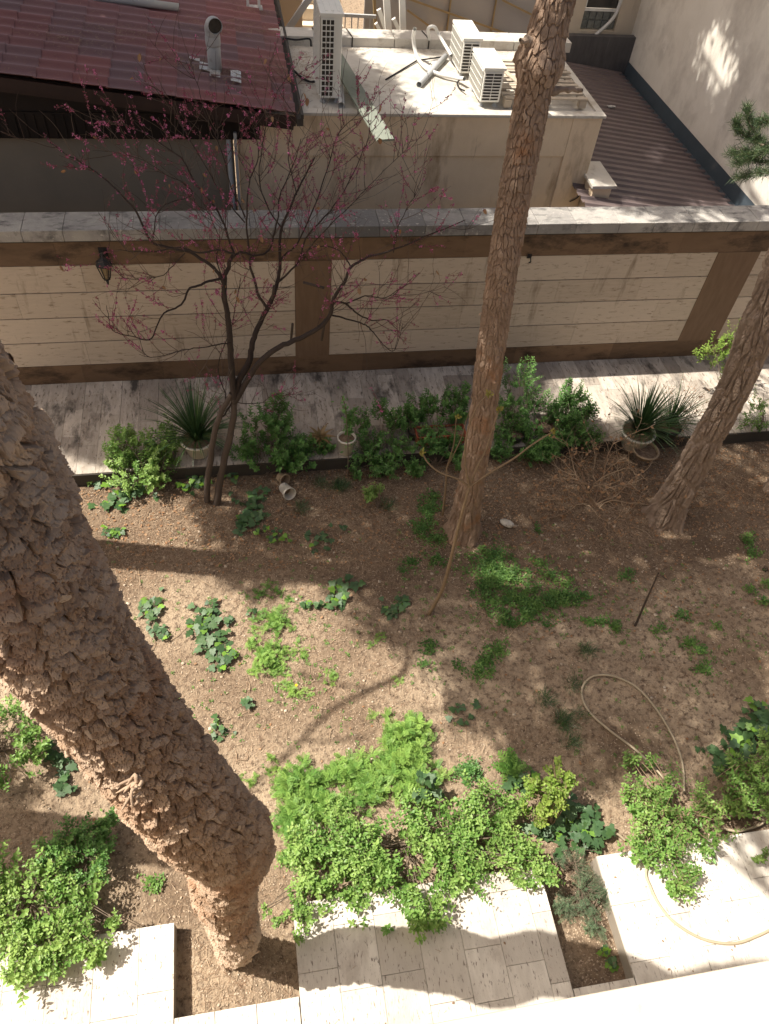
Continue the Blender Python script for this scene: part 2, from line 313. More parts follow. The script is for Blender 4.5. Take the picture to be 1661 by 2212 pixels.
    if flakes:
        si = rng.integers(3, n - 3, flakes); ti = rng.integers(0, nth, flakes)
        c = V[si, ti]; nn = np.cos(th[ti])[:, None] * U[si] + np.sin(th[ti])[:, None] * W[si]; tt = T[si]; bb = np.cross(nn, tt)
        c = c - nn * .002
        a = rng.uniform(-.9, .9, flakes)[:, None]; d0 = tt * np.cos(a) + bb * np.sin(a); d1 = np.cross(nn, d0)
        d0 = -d0 * np.sign(rng.uniform(-.25, 1, flakes))[:, None]
        lift = rng.uniform(.05, .75, flakes)[:, None] ** 2.4
        sz = (fsize * rng.uniform(.4, 1.25, flakes))[:, None]; wd = rng.uniform(.35, .8, flakes)[:, None]
        vs = []
        for (a_, b_) in ((-.5, -.35), (-.45, .4), (.0, .55), (.45, .3), (.6, -.1), (.3, -.5), (0, 0)):
            ja = rng.uniform(-.13, .13, (flakes, 1)); jb = rng.uniform(-.13, .13, (flakes, 1))
            up = lift * (a_ + .5) ** 1.5 * 1.0
            vs.append(c + d0 * sz * (a_ + ja) + d1 * sz * wd * (b_ + jb) + nn * sz * up + nn * (.004 if (a_, b_) == (0, 0) else 0))
        v = np.stack(vs, 1).reshape(-1, 3); k = np.arange(flakes)[:, None] * 7
        f = np.concatenate([k + np.array([[6, p, (p + 1) % 6]]) for p in range(6)])
        g.add(v, f, np.repeat(rng.uniform(0, 1, flakes), 7))
    return g.obj(name, mat, parent)
# ---------------------------------------------------------------- leaf templates and scattering
def tpl_leaf(w=.42, fold=.12, curl=.12):
    v = np.array([(0, 0, 0), (.28, w * .5, fold * w), (.7, w * .42, fold * w - curl * .4), (1, 0, -curl), (.7, -w * .42, fold * w - curl * .4), (.28, -w * .5, fold * w)])
    return v, np.array([(0, 3, 2, 1), (0, 5, 4, 3)]), None
def tpl_blade(n=5, w=.03, bend=.5):
    v = []; t = np.linspace(0, 1, n)
    for q in t: ww = w * (1 - q ** 2) + .002; v += [(q * (1 - .25 * bend * q), ww / 2, -bend * q * q), (q * (1 - .25 * bend * q), -ww / 2, -bend * q * q)]
    return np.array(v), np.array([(2 * i, 2 * i + 1, 2 * i + 3, 2 * i + 2) for i in range(n - 1)]), None
def tpl_frond(k=6, w=.42):
    v = []; f = []
    for i in range(k):
        x = .12 + .8 * i / k; l = w * math.sin(math.pi * (.25 + .62 * i / k)) * .62; z = -.22 * x * x
        for sgn in (1, -1):
            b = len(v); v += [(x, 0, z), (x + .04, sgn * l * .55, z + .03), (x + .12, sgn * l, z - .01), (x + .15, sgn * l * .5, z)]
            f.append((b, b + 1, b + 2, b + 3))
    b = len(v); v += [(.85, 0, -.15), (.93, .06, -.18), (1, 0, -.22), (.93, -.06, -.18)]; f.append((b, b + 1, b + 2, b + 3))
    b = len(v); v += [(0, .012, 0), (.9, .008, -.18), (.9, -.008, -.18), (0, -.012, 0)]; f.append((b, b + 1, b + 2, b + 3))
    return np.array(v), np.array(f), None
def tpl_ivy():
    a = [(0, 0), (-.12, .28), (.12, .5), (.32, .32), (.6, .36), (.66, .16), (1, 0), (.66, -.16), (.6, -.36), (.32, -.32), (.12, -.5), (-.12, -.28)]
    v = [(.32, 0, .0)] + [(x, y, .05 * abs(y) * 2 - .12 * x * x - .12 * y * y) for x, y in a]
    return np.array(v), None, np.array([(0, 1 + (i + 1) % 12, 1 + i) for i in range(12)])
def scatter(g, tpl, pos, d, up, size, tint):
    tv, f4, f3 = tpl; N = len(pos); pos = np.asarray(pos, float)
    d = d / (np.linalg.norm(d, axis=1)[:, None] + 1e-9); sd = np.cross(up, d); sd /= np.linalg.norm(sd, axis=1)[:, None] + 1e-9; u = np.cross(d, sd)
    size = np.broadcast_to(np.asarray(size, float), (N,))[:, None, None]
    V = pos[:, None] + size * (tv[None, :, 0:1] * d[:, None] + tv[None, :, 1:2] * sd[:, None] + tv[None, :, 2:3] * u[:, None])
    K = len(tv); off = (np.arange(N) * K)[:, None, None]; t = np.repeat(np.broadcast_to(tint, (N,)), K); V = V.reshape(-1, 3)
    first = True
    for f in (f4, f3):
        if f is None or len(f) == 0: continue
        if first: g.add(V, (off + f[None]).reshape(-1, f.shape[1]), t, True); base = g.n - len(V); first = False
        else: g.f.append((off + f[None]).reshape(-1, f.shape[1]) + base); g.sm.append(True)
LEAF = tpl_leaf(.52, .1, .14); LEAFR = tpl_leaf(.62, .1, .08); FROND = tpl_frond(); IVY = tpl_ivy(); BLADE = tpl_blade(); NEEDLE = tpl_blade(3, .05, .15)
def rdir(n, zlo=-1., zhi=1.):
    z = rng.uniform(zlo, zhi, n); a = rng.uniform(0, 2 * math.pi, n); r = np.sqrt(1 - z * z)
    return np.stack([r * np.cos(a), r * np.sin(a), z], 1)
def nrm(v): return v / (np.linalg.norm(v, axis=-1, keepdims=True) + 1e-9)
def blobw(b):   # (px, py, r_px, z centre, half height)
    px, py, r, zc, hz = b; c = G(px, py, zc); return c, r / FP * np.linalg.norm(c - CAM), hz
def shrub(name, label, cat, blobs, root, ntw, leaf=.028, mat=None, tpl=None, twl=.16, gap=.022, tw_mat=None, group=None, tint=(0, .8), ground=0., parts=('stems', 'foliage'), updir=.5, stem_r=.006, parent=None, droop=0, leafprob=1.0):
    """branching twigs filling the blobs, leaves in opposite pairs along each twig"""
    tpl = tpl or LEAF; mat = mat or mt_leafb; tw_mat = tw_mat or mt_twig
    root = np.asarray(root, float)
    B = [blobw(b) for b in blobs]; wts = np.array([r * r for _, r, _ in B]) ** .9; wts /= wts.sum()
    t = thing(name, label, cat, root, group) if parent is None else parent
    bi = rng.choice(len(B), ntw, p=wts); sx_ = rng.uniform(0, 50); C = np.array([b[0] for b in B])[bi]; Rr = np.array([b[1] for b in B])[bi]; Hz = np.array([b[2] for b in B])[bi]
    dd = rdir(ntw); rad = rng.uniform(.25, 1, ntw) ** (1 / 2.)
    tip = C + dd * rad[:, None] * np.stack([Rr, Rr, Hz], 1) * (1 + .35 * (rng.uniform(0, 1, (ntw, 1)) > .88))
    tip[:, 2] = np.maximum(tip[:, 2], ground + .03)
    hole = fbm(tip[:, 0] * 7 + sx_, tip[:, 1] * 7, 2) > (.29 if ntw > 60 else -1)
    tip, C, Rr, Hz, dd = tip[hole], C[hole], Rr[hole], Hz[hole], dd[hole]; ntw = len(tip)
    out = nrm(np.stack([tip[:, 0] - C[:, 0], tip[:, 1] - C[:, 1], np.abs(tip[:, 2] - ground) * .3], 1)) * .8 + np.array([0, 0, updir]) + rdir(ntw) * .45
    out[:, 2] = out[:, 2] * .75 - droop; out = nrm(out)
    g = Geo(); gs = Geo(); K = max(2, int(twl / gap))
    ph = rng.uniform(0, 2 * math.pi, ntw); up = np.tile([0, 0, 1.], (ntw, 1)); a = nrm(np.cross(out, up + .01)); b = np.cross(out, a)
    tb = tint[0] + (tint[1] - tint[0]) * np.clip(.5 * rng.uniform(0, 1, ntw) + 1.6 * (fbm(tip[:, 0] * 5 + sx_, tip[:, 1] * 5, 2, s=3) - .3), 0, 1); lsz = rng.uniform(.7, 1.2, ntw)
    for k in range(K):
        q = k * gap; pos = tip - out * q + np.array([0, 0, -1]) * (q * q * 1.2)
        ang = ph + k * (math.pi / 2); sd = a * np.cos(ang)[:, None] + b * np.sin(ang)[:, None]
        sc = leaf * 1.22 * (.55 + .45 * min(1, (k + 1) / 3)) * rng.uniform(.65, 1.2, ntw) * lsz
        for sgn in (1, -1):
            keep = rng.uniform(0, 1, ntw) < leafprob
            dv = nrm(sgn * sd + out * .55 + np.array([0, 0, .12]) + rdir(ntw) * .15)
            un = nrm(out * .6 + np.array([0, 0, .8]) + rdir(ntw) * .25)
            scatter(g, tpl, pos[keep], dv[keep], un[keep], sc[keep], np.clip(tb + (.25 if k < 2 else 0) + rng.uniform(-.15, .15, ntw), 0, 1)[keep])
    # twigs and branches: tips joined toward blob cores, cores joined to the root
    tw = rng.choice(ntw, min(ntw, 420), replace=False)
    for i in tw:
        p0 = tip[i]; p1 = p0 - out[i] * twl; mid = C[i] * .5 + p1 * .5; mid[2] = max(ground + .02, mid[2] - .03)
        gs.tube([p0, p1, mid], [.0012, .0018, .0028], 4, cap=False)
    for c, r, hz in B:
        for _ in range(3):
            e = c + rdir(1)[0] * np.array([r, r, hz]) * .45; e[2] = max(e[2], ground + .03)
            mid = root * .45 + e * .55 + rdir(1)[0] * .05; mid[2] = max(mid[2], ground + .02)
            rt = root + np.array([*rng.uniform(-.04, .04, 2), 0])
            gs.tube(smooth([rt, mid, e], 4), np.linspace(stem_r, stem_r * .35, 9), 5, cap=False)
    gs.obj(parts[0], tw_mat, t, True); g.obj(parts[1], mat, t)
    return t
def ellipse_pts(px, py, rx, ry, n, z=0., edge=.8):
    a = rng.uniform(0, 2 * math.pi, n); r = rng.uniform(0, 1, n) ** edge * (1 + .8 * rng.uniform(0, 1, n) ** 5)
    wob = 1 + .3 * np.sin(3 * a + px) + .2 * np.sin(5 * a + py)
    return np.array([G(px + rx * r_ * w_ * math.cos(a_), py + ry * r_ * w_ * math.sin(a_), z) for a_, r_, w_ in zip(a, r, wob)])
GZ = lambda x, y: 0.02 * (fbm(np.asarray(x) * 1.3 + 9, np.asarray(y) * 1.3 + 4, 3) - .45) * 2 + .008 * (fbm(np.asarray(x) * 9 + 9, np.asarray(y) * 9 + 4, 3) - .45) * 2
def on_ground(p): p = np.array(p, float); p[:, 2] = GZ(p[:, 0], p[:, 1]); return p
def weed(label, patches, mat=None, kind='frond', size=.05, dens=900, tint=(0, .8), name='weed_clump', cat='weed', group=None, h=.04):
    """patches: (px,py,rx,ry) on the soil"""
    g = Geo(); c0 = G(patches[0][0], patches[0][1], 0)
    t = None
    for (px, py, rx, ry) in patches:
        c = G(px, py, 0); ms = np.linalg.norm(c - CAM) / FP; area = math.pi * rx * ms * ry * ms * 1.35
        n = max(6, int(area * dens * (.5 if kind == 'frond' else .8))); p = on_ground(ellipse_pts(px, py, rx, ry, n)); p = p[fbm(p[:, 0] * 9, p[:, 1] * 9, 2, s=21) > .27] if len(p) > 60 else p; n = len(p); cc = np.mean(p, 0)
        dist = np.linalg.norm((p - cc)[:, :2], axis=1); dist /= dist.max() + 1e-6
        z = h * (1 - dist ** 2) * rng.uniform(0, 1, n) ** .8 * np.clip(2.6 * fbm(p[:, 0] * 14, p[:, 1] * 14, 2) - .3, .15, 2)
        if kind == 'frond':
            for k in range(6):
                a = rng.uniform(0, 2 * math.pi, n); el = rng.uniform(.05, 1.2, n); d = np.stack([np.cos(a) * np.cos(el), np.sin(a) * np.cos(el), np.sin(el)], 1)
                scatter(g, FROND, p + np.stack([0 * z, 0 * z, z], 1), d, nrm(np.array([0, 0, 1.]) + rdir(n) * .2), size * rng.uniform(.6, 1.2, n), np.clip(rng.uniform(*tint, n) + 1.4 * (fbm(p[:, 0] * 14, p[:, 1] * 14, 2, s=7) - .4), 0, 1))
        else:
            for k in range(7):
                a = rng.uniform(0, 2 * math.pi, n); el = rng.uniform(-.1, .8, n); d = np.stack([np.cos(a) * np.cos(el), np.sin(a) * np.cos(el), np.sin(el)], 1)
                off = d * size * rng.uniform(.1, 1.3, n)[:, None]; off[:, 2] = np.abs(off[:, 2]) * .8
                scatter(g, LEAFR, p + off + np.stack([0 * z, 0 * z, z + .003], 1), d, nrm(np.array([0, 0, 1.]) + rdir(n) * .3), size * rng.uniform(.5, 1., n), np.clip(rng.uniform(*tint, n) + 1.6 * (fbm(p[:, 0] * 16, p[:, 1] * 16, 2, s=7) - .4), 0, 1))
    o = g.obj(name, mat or mt_weed); tag(o, label, cat, group); return o
def ivy(label, patches, n, size=.075, bright=.12, name='ivy_clump', group=None, z=.05):
    c0 = G(patches[0][0], patches[0][1], 0); t = thing(name, label, 'ivy', c0, group); g = Geo(); gs = Geo(); N = 0
    ar = np.array([p[2] * p[3] for p in patches], float); ar /= ar.sum()
    for (px, py, rx, ry), a in zip(patches, ar):
        k = max(3, int(n * a * 1.35)); p = on_ground(ellipse_pts(px, py, rx, ry, k)); p[:, 2] += rng.uniform(.25, 1.6, k) * z
        up = nrm(np.array([0, -.2, 1.]) + rdir(k) * .38); aa = rng.uniform(0, 2 * math.pi, k); d = np.stack([np.cos(aa), np.sin(aa), -.15 + 0 * aa], 1)
        tt = np.where(rng.uniform(0, 1, k) < bright, rng.uniform(.6, 1, k), rng.uniform(0, .14, k))
        scatter(g, IVY, p, d, up, size * rng.uniform(.75, 1.4, k), tt)
        c = G(px, py, 0)
        for i in range(min(k, 26)):
            q = p[i]; b = c + np.array([*rng.uniform(-.06, .06, 2), .0]); m_ = (q + b) / 2; m_[2] = .03
            gs.tube(smooth([b, m_, q], 3), [.0035] * 3 + [.003] * 3 + [.0015], 4, cap=False)
    gs.obj('vines', mt_twig, t, True); g.obj('foliage', mt_ivy, t); return t
# ================================================================ SETTING
ZP = 0.2; YW = 8.57; YB = 6.86; YT = 1.64
g = Geo(); g.quad((-400, -400, -.35), (400, -400, -.35), (400, 400, -.35), (-400, 400, -.35))
struct(g.obj('ground', mt_soil))
nx, ny = 900, 440
X, Y = np.meshgrid(np.linspace(-5.5, 9.5, nx), np.linspace(-.2, 6.95, ny), indexing='ij')
Z = GZ(X, Y) + .009 * (fbm(X * 22, Y * 22, 3) - .45) * 2 - .004
i = np.arange(nx - 1)[:, None] * ny; j = np.arange(ny - 1)[None]
F = np.stack([i + j, i + ny + j, i + ny + j + 1, i + j + 1], -1).reshape(-1, 4)
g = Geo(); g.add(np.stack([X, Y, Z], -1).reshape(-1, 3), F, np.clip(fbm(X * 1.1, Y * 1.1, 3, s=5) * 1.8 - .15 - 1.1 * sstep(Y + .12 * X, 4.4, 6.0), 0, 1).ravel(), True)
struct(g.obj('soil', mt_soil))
def tiles(g, x0, x1, y0, y1, zt, w, lmin, lmax, gap=.004, th=.03, jit=.002):
    x = x0
    while x < x1 - .02:
        xe = min(x + w * rng.uniform(.94, 1.06), x1)
        if x1 - xe < .08: xe = x1
        y = y0 - rng.uniform(0, lmax) * (1 if lmax < 3 else 0)
        while y < y1 - .01:
            ye = y + rng.uniform(lmin, lmax)
            if y1 - ye < .1: ye = y1
            a, b = max(y, y0), min(ye, y1)
            if b - a > .02:
                g.box(x + gap / 2, xe - gap / 2, a + gap / 2, b - gap / 2, zt - th, zt + rng.uniform(-jit, jit), rng.uniform(0, 1) ** 1.6)
            y = ye
        x = xe
g = Geo(); tiles(g, -4.5, 11, YB, YW, ZP, .235, .5, 1.2, .003)
struct(g.obj('garden_path', mt_path, bevel=.0015))
g = Geo(); g.box(-4.5, 11, YB + .012, YW - .002, -.3, ZP - .034); g.box(-4.5, 11, YB - .015, YB + .008, -.3, ZP - .012)
struct(g.obj('path_kerb', mt_kerb))
# front terraces (three slabs joined at the front, two planting notches between)
g = Geo()
for (a, b, y0) in ((-5, -.935, -.2), (.055, 2.29, -.2), (2.845, 9, -.2)):
    tiles(g, a, b, y0, YT, ZP, .345, .38, .62, .003)
tiles(g, -.93, .05, -.2, .955, ZP, .33, .5, .8, .005); tiles(g, 2.295, 2.84, -.2, .665, ZP, .3, .4, .6, .005)
struct(g.obj('paved_terrace', mt_trav, bevel=.002))
g = Geo()
for (a, b, y1) in ((-5, -.938, YT - .004), (.058, 2.287, YT - .004), (2.848, 9, YT - .004)): g.box(a, b, -.2, y1, -.3, ZP - .033)
g.box(-.937, .057, -.2, .951, -.3, ZP - .034); g.box(2.288, 2.847, -.2, .661, -.3, ZP - .034)
struct(g.obj('terrace_kerb', mt_kerbl))
# ---------------------------------------------------------------- boundary wall
t = thing('boundary_wall', 'long garden wall clad in cream travertine courses between brown stone bands', 'wall', (2, YW, 0))
g = Geo(); g.box(-6, 12, YW + .03, YW + .26, -.3, 2.36); g.obj('core', mt_kerb, t)
zs = [2.016, 1.634, 1.265, .885, .50]
g = Geo()
for (xa, xb) in ((-6, .705), (1.175, 6.53), (7.175, 12)):
    for k in range(4):
        x = xa - rng.uniform(0, .5)
        while x < xb:
            xe = x + rng.uniform(.75, 1.35)
            if xb - xe < .2: xe = xb + .01
            a, b = max(x, xa), min(xe, xb)
            g.box(a + .0015, b - .0015, YW + .004, YW + .028, zs[k + 1] + .007, zs[k] - .007, rng.uniform(0, 1)); x = xe
g.obj('travertine_courses', mt_course, t)
g = Geo()
for (z0, z1) in ((2.016, 2.33), (ZP, .50)):
    x = -6
    while x < 12:
        xe = min(12, x + rng.uniform(1.0, 1.7)); g.box(x + .001, xe - .001, YW, YW + .028, z0, z1, rng.uniform(0, 1)); x = xe
g.obj('brown_bands', mt_brown, t)
for (a, b) in ((.705, 1.175), (6.53, 7.175)):
    gg = Geo(); gg.box(a, b, YW - .003, YW + .028, .503, 2.013, rng.uniform(0, 1)); gg.obj('pillar', mt_pillar, t)
g = Geo(); x = -6
while x < 12:
    xe = x + rng.uniform(.44, .6); g.box(x + .002, xe - .002, YW - .05, YW + .36, 2.36, 2.50 + rng.uniform(-.002, .002), max(0, min(1, .95 - abs((x + xe) / 2 - 1.2) * .28 + rng.uniform(-.25, .25)))); x = xe  # tint paints the shaded stretch darker, over random tone per stone
g.obj('coping', mt_coping, t, bevel=.006)
g = Geo(); g.box(-6, 12, YW - .02, YW + .3, 2.333, 2.357); g.obj('bed_joint', mt_kerb, t)
# lantern
L0 = np.array([-1.56, YW - .01, 2.05]); t = thing('wall_lantern', 'small black iron lantern with amber glass fixed high on the wall', 'lantern', L0)
g = Geo(); g.box(L0[0] - .05, L0[0] + .05, YW - .02, YW - .003, 2.0, 2.25); g.tube(smooth([L0 + (0, 0, .12), L0 + (0, -.09, .2), L0 + (0, -.14, .15)], 6), .012, 8); g.obj('bracket', mt_lamp, t)
def lathe(g, c, prof, n=20, t=.5, axis=None, arc=None):
    c = np.asarray(c, float); th = np.arange(n) / n * 2 * math.pi; V = []
    a = nrm(np.array(axis if axis is not None else (0, 0, 1.)).astype(float)); u = nrm(np.cross(a, (0.3, 1, .2))); v_ = np.cross(a, u)
    for r, z in prof: V.append(c + a * z + r * (np.cos(th)[:, None] * u + np.sin(th)[:, None] * v_))
    V = np.concatenate(V); K = len(prof); i = np.arange(K - 1)[:, None] * n; j = np.arange(n)[None]; j2 = (j + 1) % n
    g.add(V, np.stack([i + j, i + j2, i + n + j2, i + n + j], -1).reshape(-1, 4), t, True); return g
c = L0 + (0, -.14, 0)
g = Geo(); lathe(g, c, [(.001, .17), (.03, .15), (.085, .1), (.1, .075), (.1, .065), (.0, .06)], 6)
lathe(g, c, [(.0, -.12), (.035, -.125), (.045, -.13), (.02, -.15), (.012, -.2), (.0, -.22)], 6)
for k in range(6):
    a = k * math.pi / 3 + .2; g.tube([c + (.088 * math.cos(a), .088 * math.sin(a), .07), c + (.04 * math.cos(a), .04 * math.sin(a), -.125)], .007, 5)
g.obj('cage', mt_lamp, t, False)
g = Geo(); lathe(g, c, [(.0, .06), (.078, .06), (.032, -.12), (0, -.12)], 6); g.obj('glass', mt_lampg, t, False)
h0 = np.array([3.79, YW, 2.0]); g = Geo(); g.tube(smooth([h0 + (0, 0, .03), h0 + (0, -.06, .02), h0 + (.01, -.07, -.03), h0 + (.0, -.04, -.05)], 5), .008, 6); g.box(3.76, 3.82, YW - .012, YW - .001, 1.99, 2.05)
tag(g.obj('wall_hook', mt_lamp), 'small rusty hook fixed to the top cream course beside the middle pine trunk', 'hook')
# ---------------------------------------------------------------- left house with maroon roof
YF = 10.1
t = thing('maroon_roofed_house', 'house with maroon corrugated sheet roof and dark brown gable behind the wall', 'house', (-3, 10.5, 0))
g = Geo(); g.box(-12, .06, 10.45, 10.7, 0, 2.72); g.obj('wall', mt_grey, t)
g = Geo(); g.box(-12, .42, 10.34, 10.44, 2.70, 3.02)
for k in range(60): x = -6.5 + k * .115; g.box(x, x + .02, 10.325, 10.339, 2.705, 3.0)
zr = lambda x: 3.53 - (x + 2.54) * .122
gb = Geo(); gb.add([(-7, 10.36, 2.9), (.4, 10.36, 2.9), (.4, 10.36, zr(.4) - .1), (-7, 10.36, zr(-7) - .1), (-7, 10.44, 2.9), (.4, 10.44, 2.9), (.4, 10.44, zr(.4) - .1), (-7, 10.44, zr(-7) - .1)], [(0, 1, 2, 3), (4, 7, 6, 5), (3, 2, 6, 7)])
gb.obj('gable_cladding', mt_dark, t); g.obj('cladding_battens', mt_dark, t)
# corrugated roof: ridges run down-slope along X, sheet rows stepped
g = Geo()
per = .27
for r_ in range(22):
    x0 = -7 + r_ * .40; x1 = min(x0 + .415, .87)
    if x0 > .84: break
    ys = np.linspace(YF, 15.2, 681); z0 = zr(x0) + .001; z1 = zr(x1) + .012
    ph = (ys - YF) / per; wv = .026 * np.cos(ph * 2 * math.pi) + .005 * np.cos(ph * 4 * math.pi)
    V = np.concatenate([np.stack([x + 0 * ys, ys, zz_ + wv], 1) for x, zz_ in ((x0, z0), (x1, z1), (x1, zr(x1) - .004))])
    n_ = len(ys); k = np.arange(n_ - 1); col = np.floor(ph + .5 + (r_ % 2) * 0); ti = hsh((col // 2).astype(int), np.full(n_, r_), 3) ** 1.3
    g.add(V, np.concatenate([np.stack([k, k + 1, k + n_ + 1, k + n_], 1), np.stack([k + n_, k + 1 + n_, k + 2 * n_ + 1, k + 2 * n_], 1)]), np.concatenate([ti, ti, ti]), False)
rf = g.obj('roof', mt_roofc, t); sol = rf.modifiers.new('s', 'SOLIDIFY'); sol.thickness = .004
g = Geo(); g.bar((-7, YF + .01, zr(-7) - .075), (.87, YF + .01, zr(.87) - .075), .025, .11); g.bar((-7, YF + .05, zr(-7) - .15), (.84, YF + .05, zr(.84) - .15), .04, .09); g.obj('fascia', mt_fascia, t)
g = Geo(); g.box(.875, .96, YF - .02, 15.2, zr(.87) - .12, zr(.87) - .03); g.box(.93, .965, YF - .02, 15.2, zr(.87) - .03, zr(.87) + .02); g.obj('gutter', mt_kerb, t)
g = Geo(); g.tube([(.0, 10.38, 0), (.0, 10.38, 2.75)], .035, 10); g.box(.07, .11, 10.3, 10.44, 0, 2.8); g.obj('downpipe', mt_pvc, t)
# vent pipe with hood on the roof
vp = G(465, 150, 3.24); vz = zr(vp[0]); vv = Geo(); b_ = np.array([vp[0], vp[1], vz])
vv.tube([b_ + (0, 0, -.05), b_ + (0, 0, .42)], .088, 18, cap=False); lathe(vv, b_, [(.094, .30), (.097, .32), (.097, .40), (.092, .42)], 18)
el = smooth([b_ + (0, 0, .42), b_ + (0, -.01, .5), b_ + (.02, -.07, .56), b_ + (.045, -.16, .57)], 8); v, f = tube_vf(el, .094, 18, False); vv.add(v, f, .5, True)
vo = vv.obj('vent_pipe', mt_pvc, rf); sm = vo.modifiers.new('s', 'SOLIDIFY'); sm.thickness = .006
g = Geo(); v, f = tube_vf([el[-3] * .5 + el[-4] * .5, el[-3]], [.086, .086], 18); g.add(v, f); g.obj('vent_opening', mt_grille, rf)
g = Geo(); n_ = 16; qx, qy = np.meshgrid(np.linspace(-.33, .33, n_), np.linspace(-.3, .16, n_), indexing='ij')
k = np.arange(n_ - 1)[:, None] * n_ + np.arange(n_ - 1)[None]; F = np.stack([k, k + n_, k + n_ + 1, k + 1], -1).reshape(-1, 4)
F = F[(hsh(F[:, 0] // n_ // 3, F[:, 0] % n_ // 4, 5) > .3)]
g.add(np.stack([b_[0] + qx + .03 * qy, b_[1] + qy - .25 * qx, zr(b_[0] + qx) + .028 + .014 * rng.uniform(0, 1, qx.shape)], -1).reshape(-1, 3), F, .5, False); g.obj('foil_flashing', mt_foil, rf)
g = Geo(); a = G(200, -8, 3.5); b = G(386, 20, 3.42); a[2] = zr(a[0]) + .07; b = G(386, 16, zr(-.45) + .07); g.tube([a, b], .052, 14)
tag(g.obj('loose_roof_pipe', mt_pvc), 'loose grey plastic pipe lying on the maroon roof at the top edge', 'pipe')
g = Geo()
for px in (536, 560): q = G(px, 22, 3.14); g.box(q[0] - .02, q[0] + .02, q[1] - .02, q[1] + .02, zr(q[0]) - .02, zr(q[0]) + .5)
g.obj('roof_bracket_post', mt_white, rf)
q = G(550, 22, 3.14); g = Geo(); g.box(q[0] - .12, q[0] + .12, q[1] - .1, q[1] + .1, zr(q[0]) + .0, zr(q[0]) + .03); g.obj('bracket_flashing', mt_foil, rf)
# pine needles caught on the roof
g = Geo(); n_ = 2600; cl = np.array([(-.35, 11.2), (-.1, 12.6), (.6, 12.8), (-1.3, 11.9), (.3, 10.9), (.7, 11.4), (-.2, 11.05), (.55, 13.6), (-1.9, 11.4)]); ci = rng.integers(0, len(cl), n_)
p = cl[ci] + rng.normal(0, 1, (n_, 2)) * (.28, .16); p = np.concatenate([p, rng.uniform((-3, 10.2), (.85, 14.5), (700, 2))]); p = p[p[:, 0] < .86]; P3 = np.stack([p[:, 0], p[:, 1], zr(p[:, 0]) + .03 + rng.uniform(0, .015, len(p))], 1)
d = rdir(len(p), -.12, .12); scatter(g, NEEDLE, P3, d, np.tile([0, 0, 1.], (len(p), 1)), rng.uniform(.04, .1, len(p)), rng.uniform(0, .6, len(p)))
tag(g.obj('roof_needle_litter', mt_litter), 'fallen brown pine needles caught on the maroon roof', 'pine needles', kind='stuff')
# ---------------------------------------------------------------- flat roofed annex
ZR = 3.0; X0, X1, Y0, Y1 = .12, 5.22, 10.42, 13.1
t = thing('flat_roofed_annex', 'low ochre rendered annex with white flat roof carrying air conditioners', 'building', (2.5, 10.6, 0))
g = Geo(); g.box(X0, X1 - .03, Y0 + .03, Y1, 0, ZR - .02); g.box(X0, 4.75, Y0 - .0, Y0 + .029, 2.44, ZR - .02); g.box(4.752, X1 - .031, Y0, Y0 + .029, 0, ZR - .021)
g.obj('wall', mt_plaster, t, bevel=.008)
g = Geo(); g.box(X0, X1 - .1, Y0 + .1, Y1 - .3, ZR - .015, ZR + .0); g.obj('roof', mt_membrane, t)
g = Geo(); g.box(X0, X1, Y0 - .03, Y0 + .12, ZR - .012, ZR + .028); g.box(X1 - .1, X1, Y0 + .122, Y1 - .05, ZR - .012, ZR + .028); g.obj('edge_capping', mt_membrane, t, bevel=.006)
g = Geo(); x = .7
while x < X1 + .15: g.box(x + .004, min(x + .95, X1 + .4) - .004, 12.72, 13.08, ZR - .01, ZR + .13 + rng.uniform(-.004, .004)); x += .95
g.obj('rear_parapet', mt_membrane, t, bevel=.008)
for pts in ([G(735, 108, 3.02), G(742, 140, 3.02), G(752, 190, 3.02), G(768, 225, 3.02), G(775, 238, 3.02)], [G(930, 130, 3.02), G(935, 190, 3.02), G(945, 236, 3.02)], [G(1050, 110, 3.02), G(1080, 160, 3.02), G(1110, 236, 3.02)], [G(640, 120, 3.02), G(655, 180, 3.02), G(668, 236, 3.02)]):
    pts = [np.array([q[0], q[1], ZR + .003]) for q in pts]; g = Geo(); g.tube(smooth(pts, 5), .008, 5); g.obj('membrane_seam', mt_membrane, t)

for px in (690, 765, 930, 1040): g = Geo(); a = G(px, 97, 3.1); g.bar((a[0], 12.713, 3.0), (a[0], 12.713, 3.13), .02, .006, up=(0, 1, 0)); g.bar((a[0], 12.7, 3.136), (a[0] - .05, 13.05, 3.136), .02, .006); g.obj('parapet_joint', mt_kerb, t)
pass
g = Geo(); g.box(5.2, 5.48, 10.1, 10.75, 0, 2.14); g.obj('side_pier', mt_plaster, t)
g = Geo(); g.box(5.15, 5.53, 10.05, 10.8, 2.143, 2.19); g.obj('pier_capping', mt_membrane, t, bevel=.005)
q = WY(1230, 435, 10.415); q2 = WY(1265, 405, 10.415)
g = Geo(); g.tube(smooth([q + (0, -.01, 0), (q + q2) / 2 + (.01, -.01, -.04), q2 + (0, -.01, .05)], 6), .008, 6); tag(g.obj('wall_cable', mt_black), 'thin black cable curving down the ochre wall at its right end', 'cable')
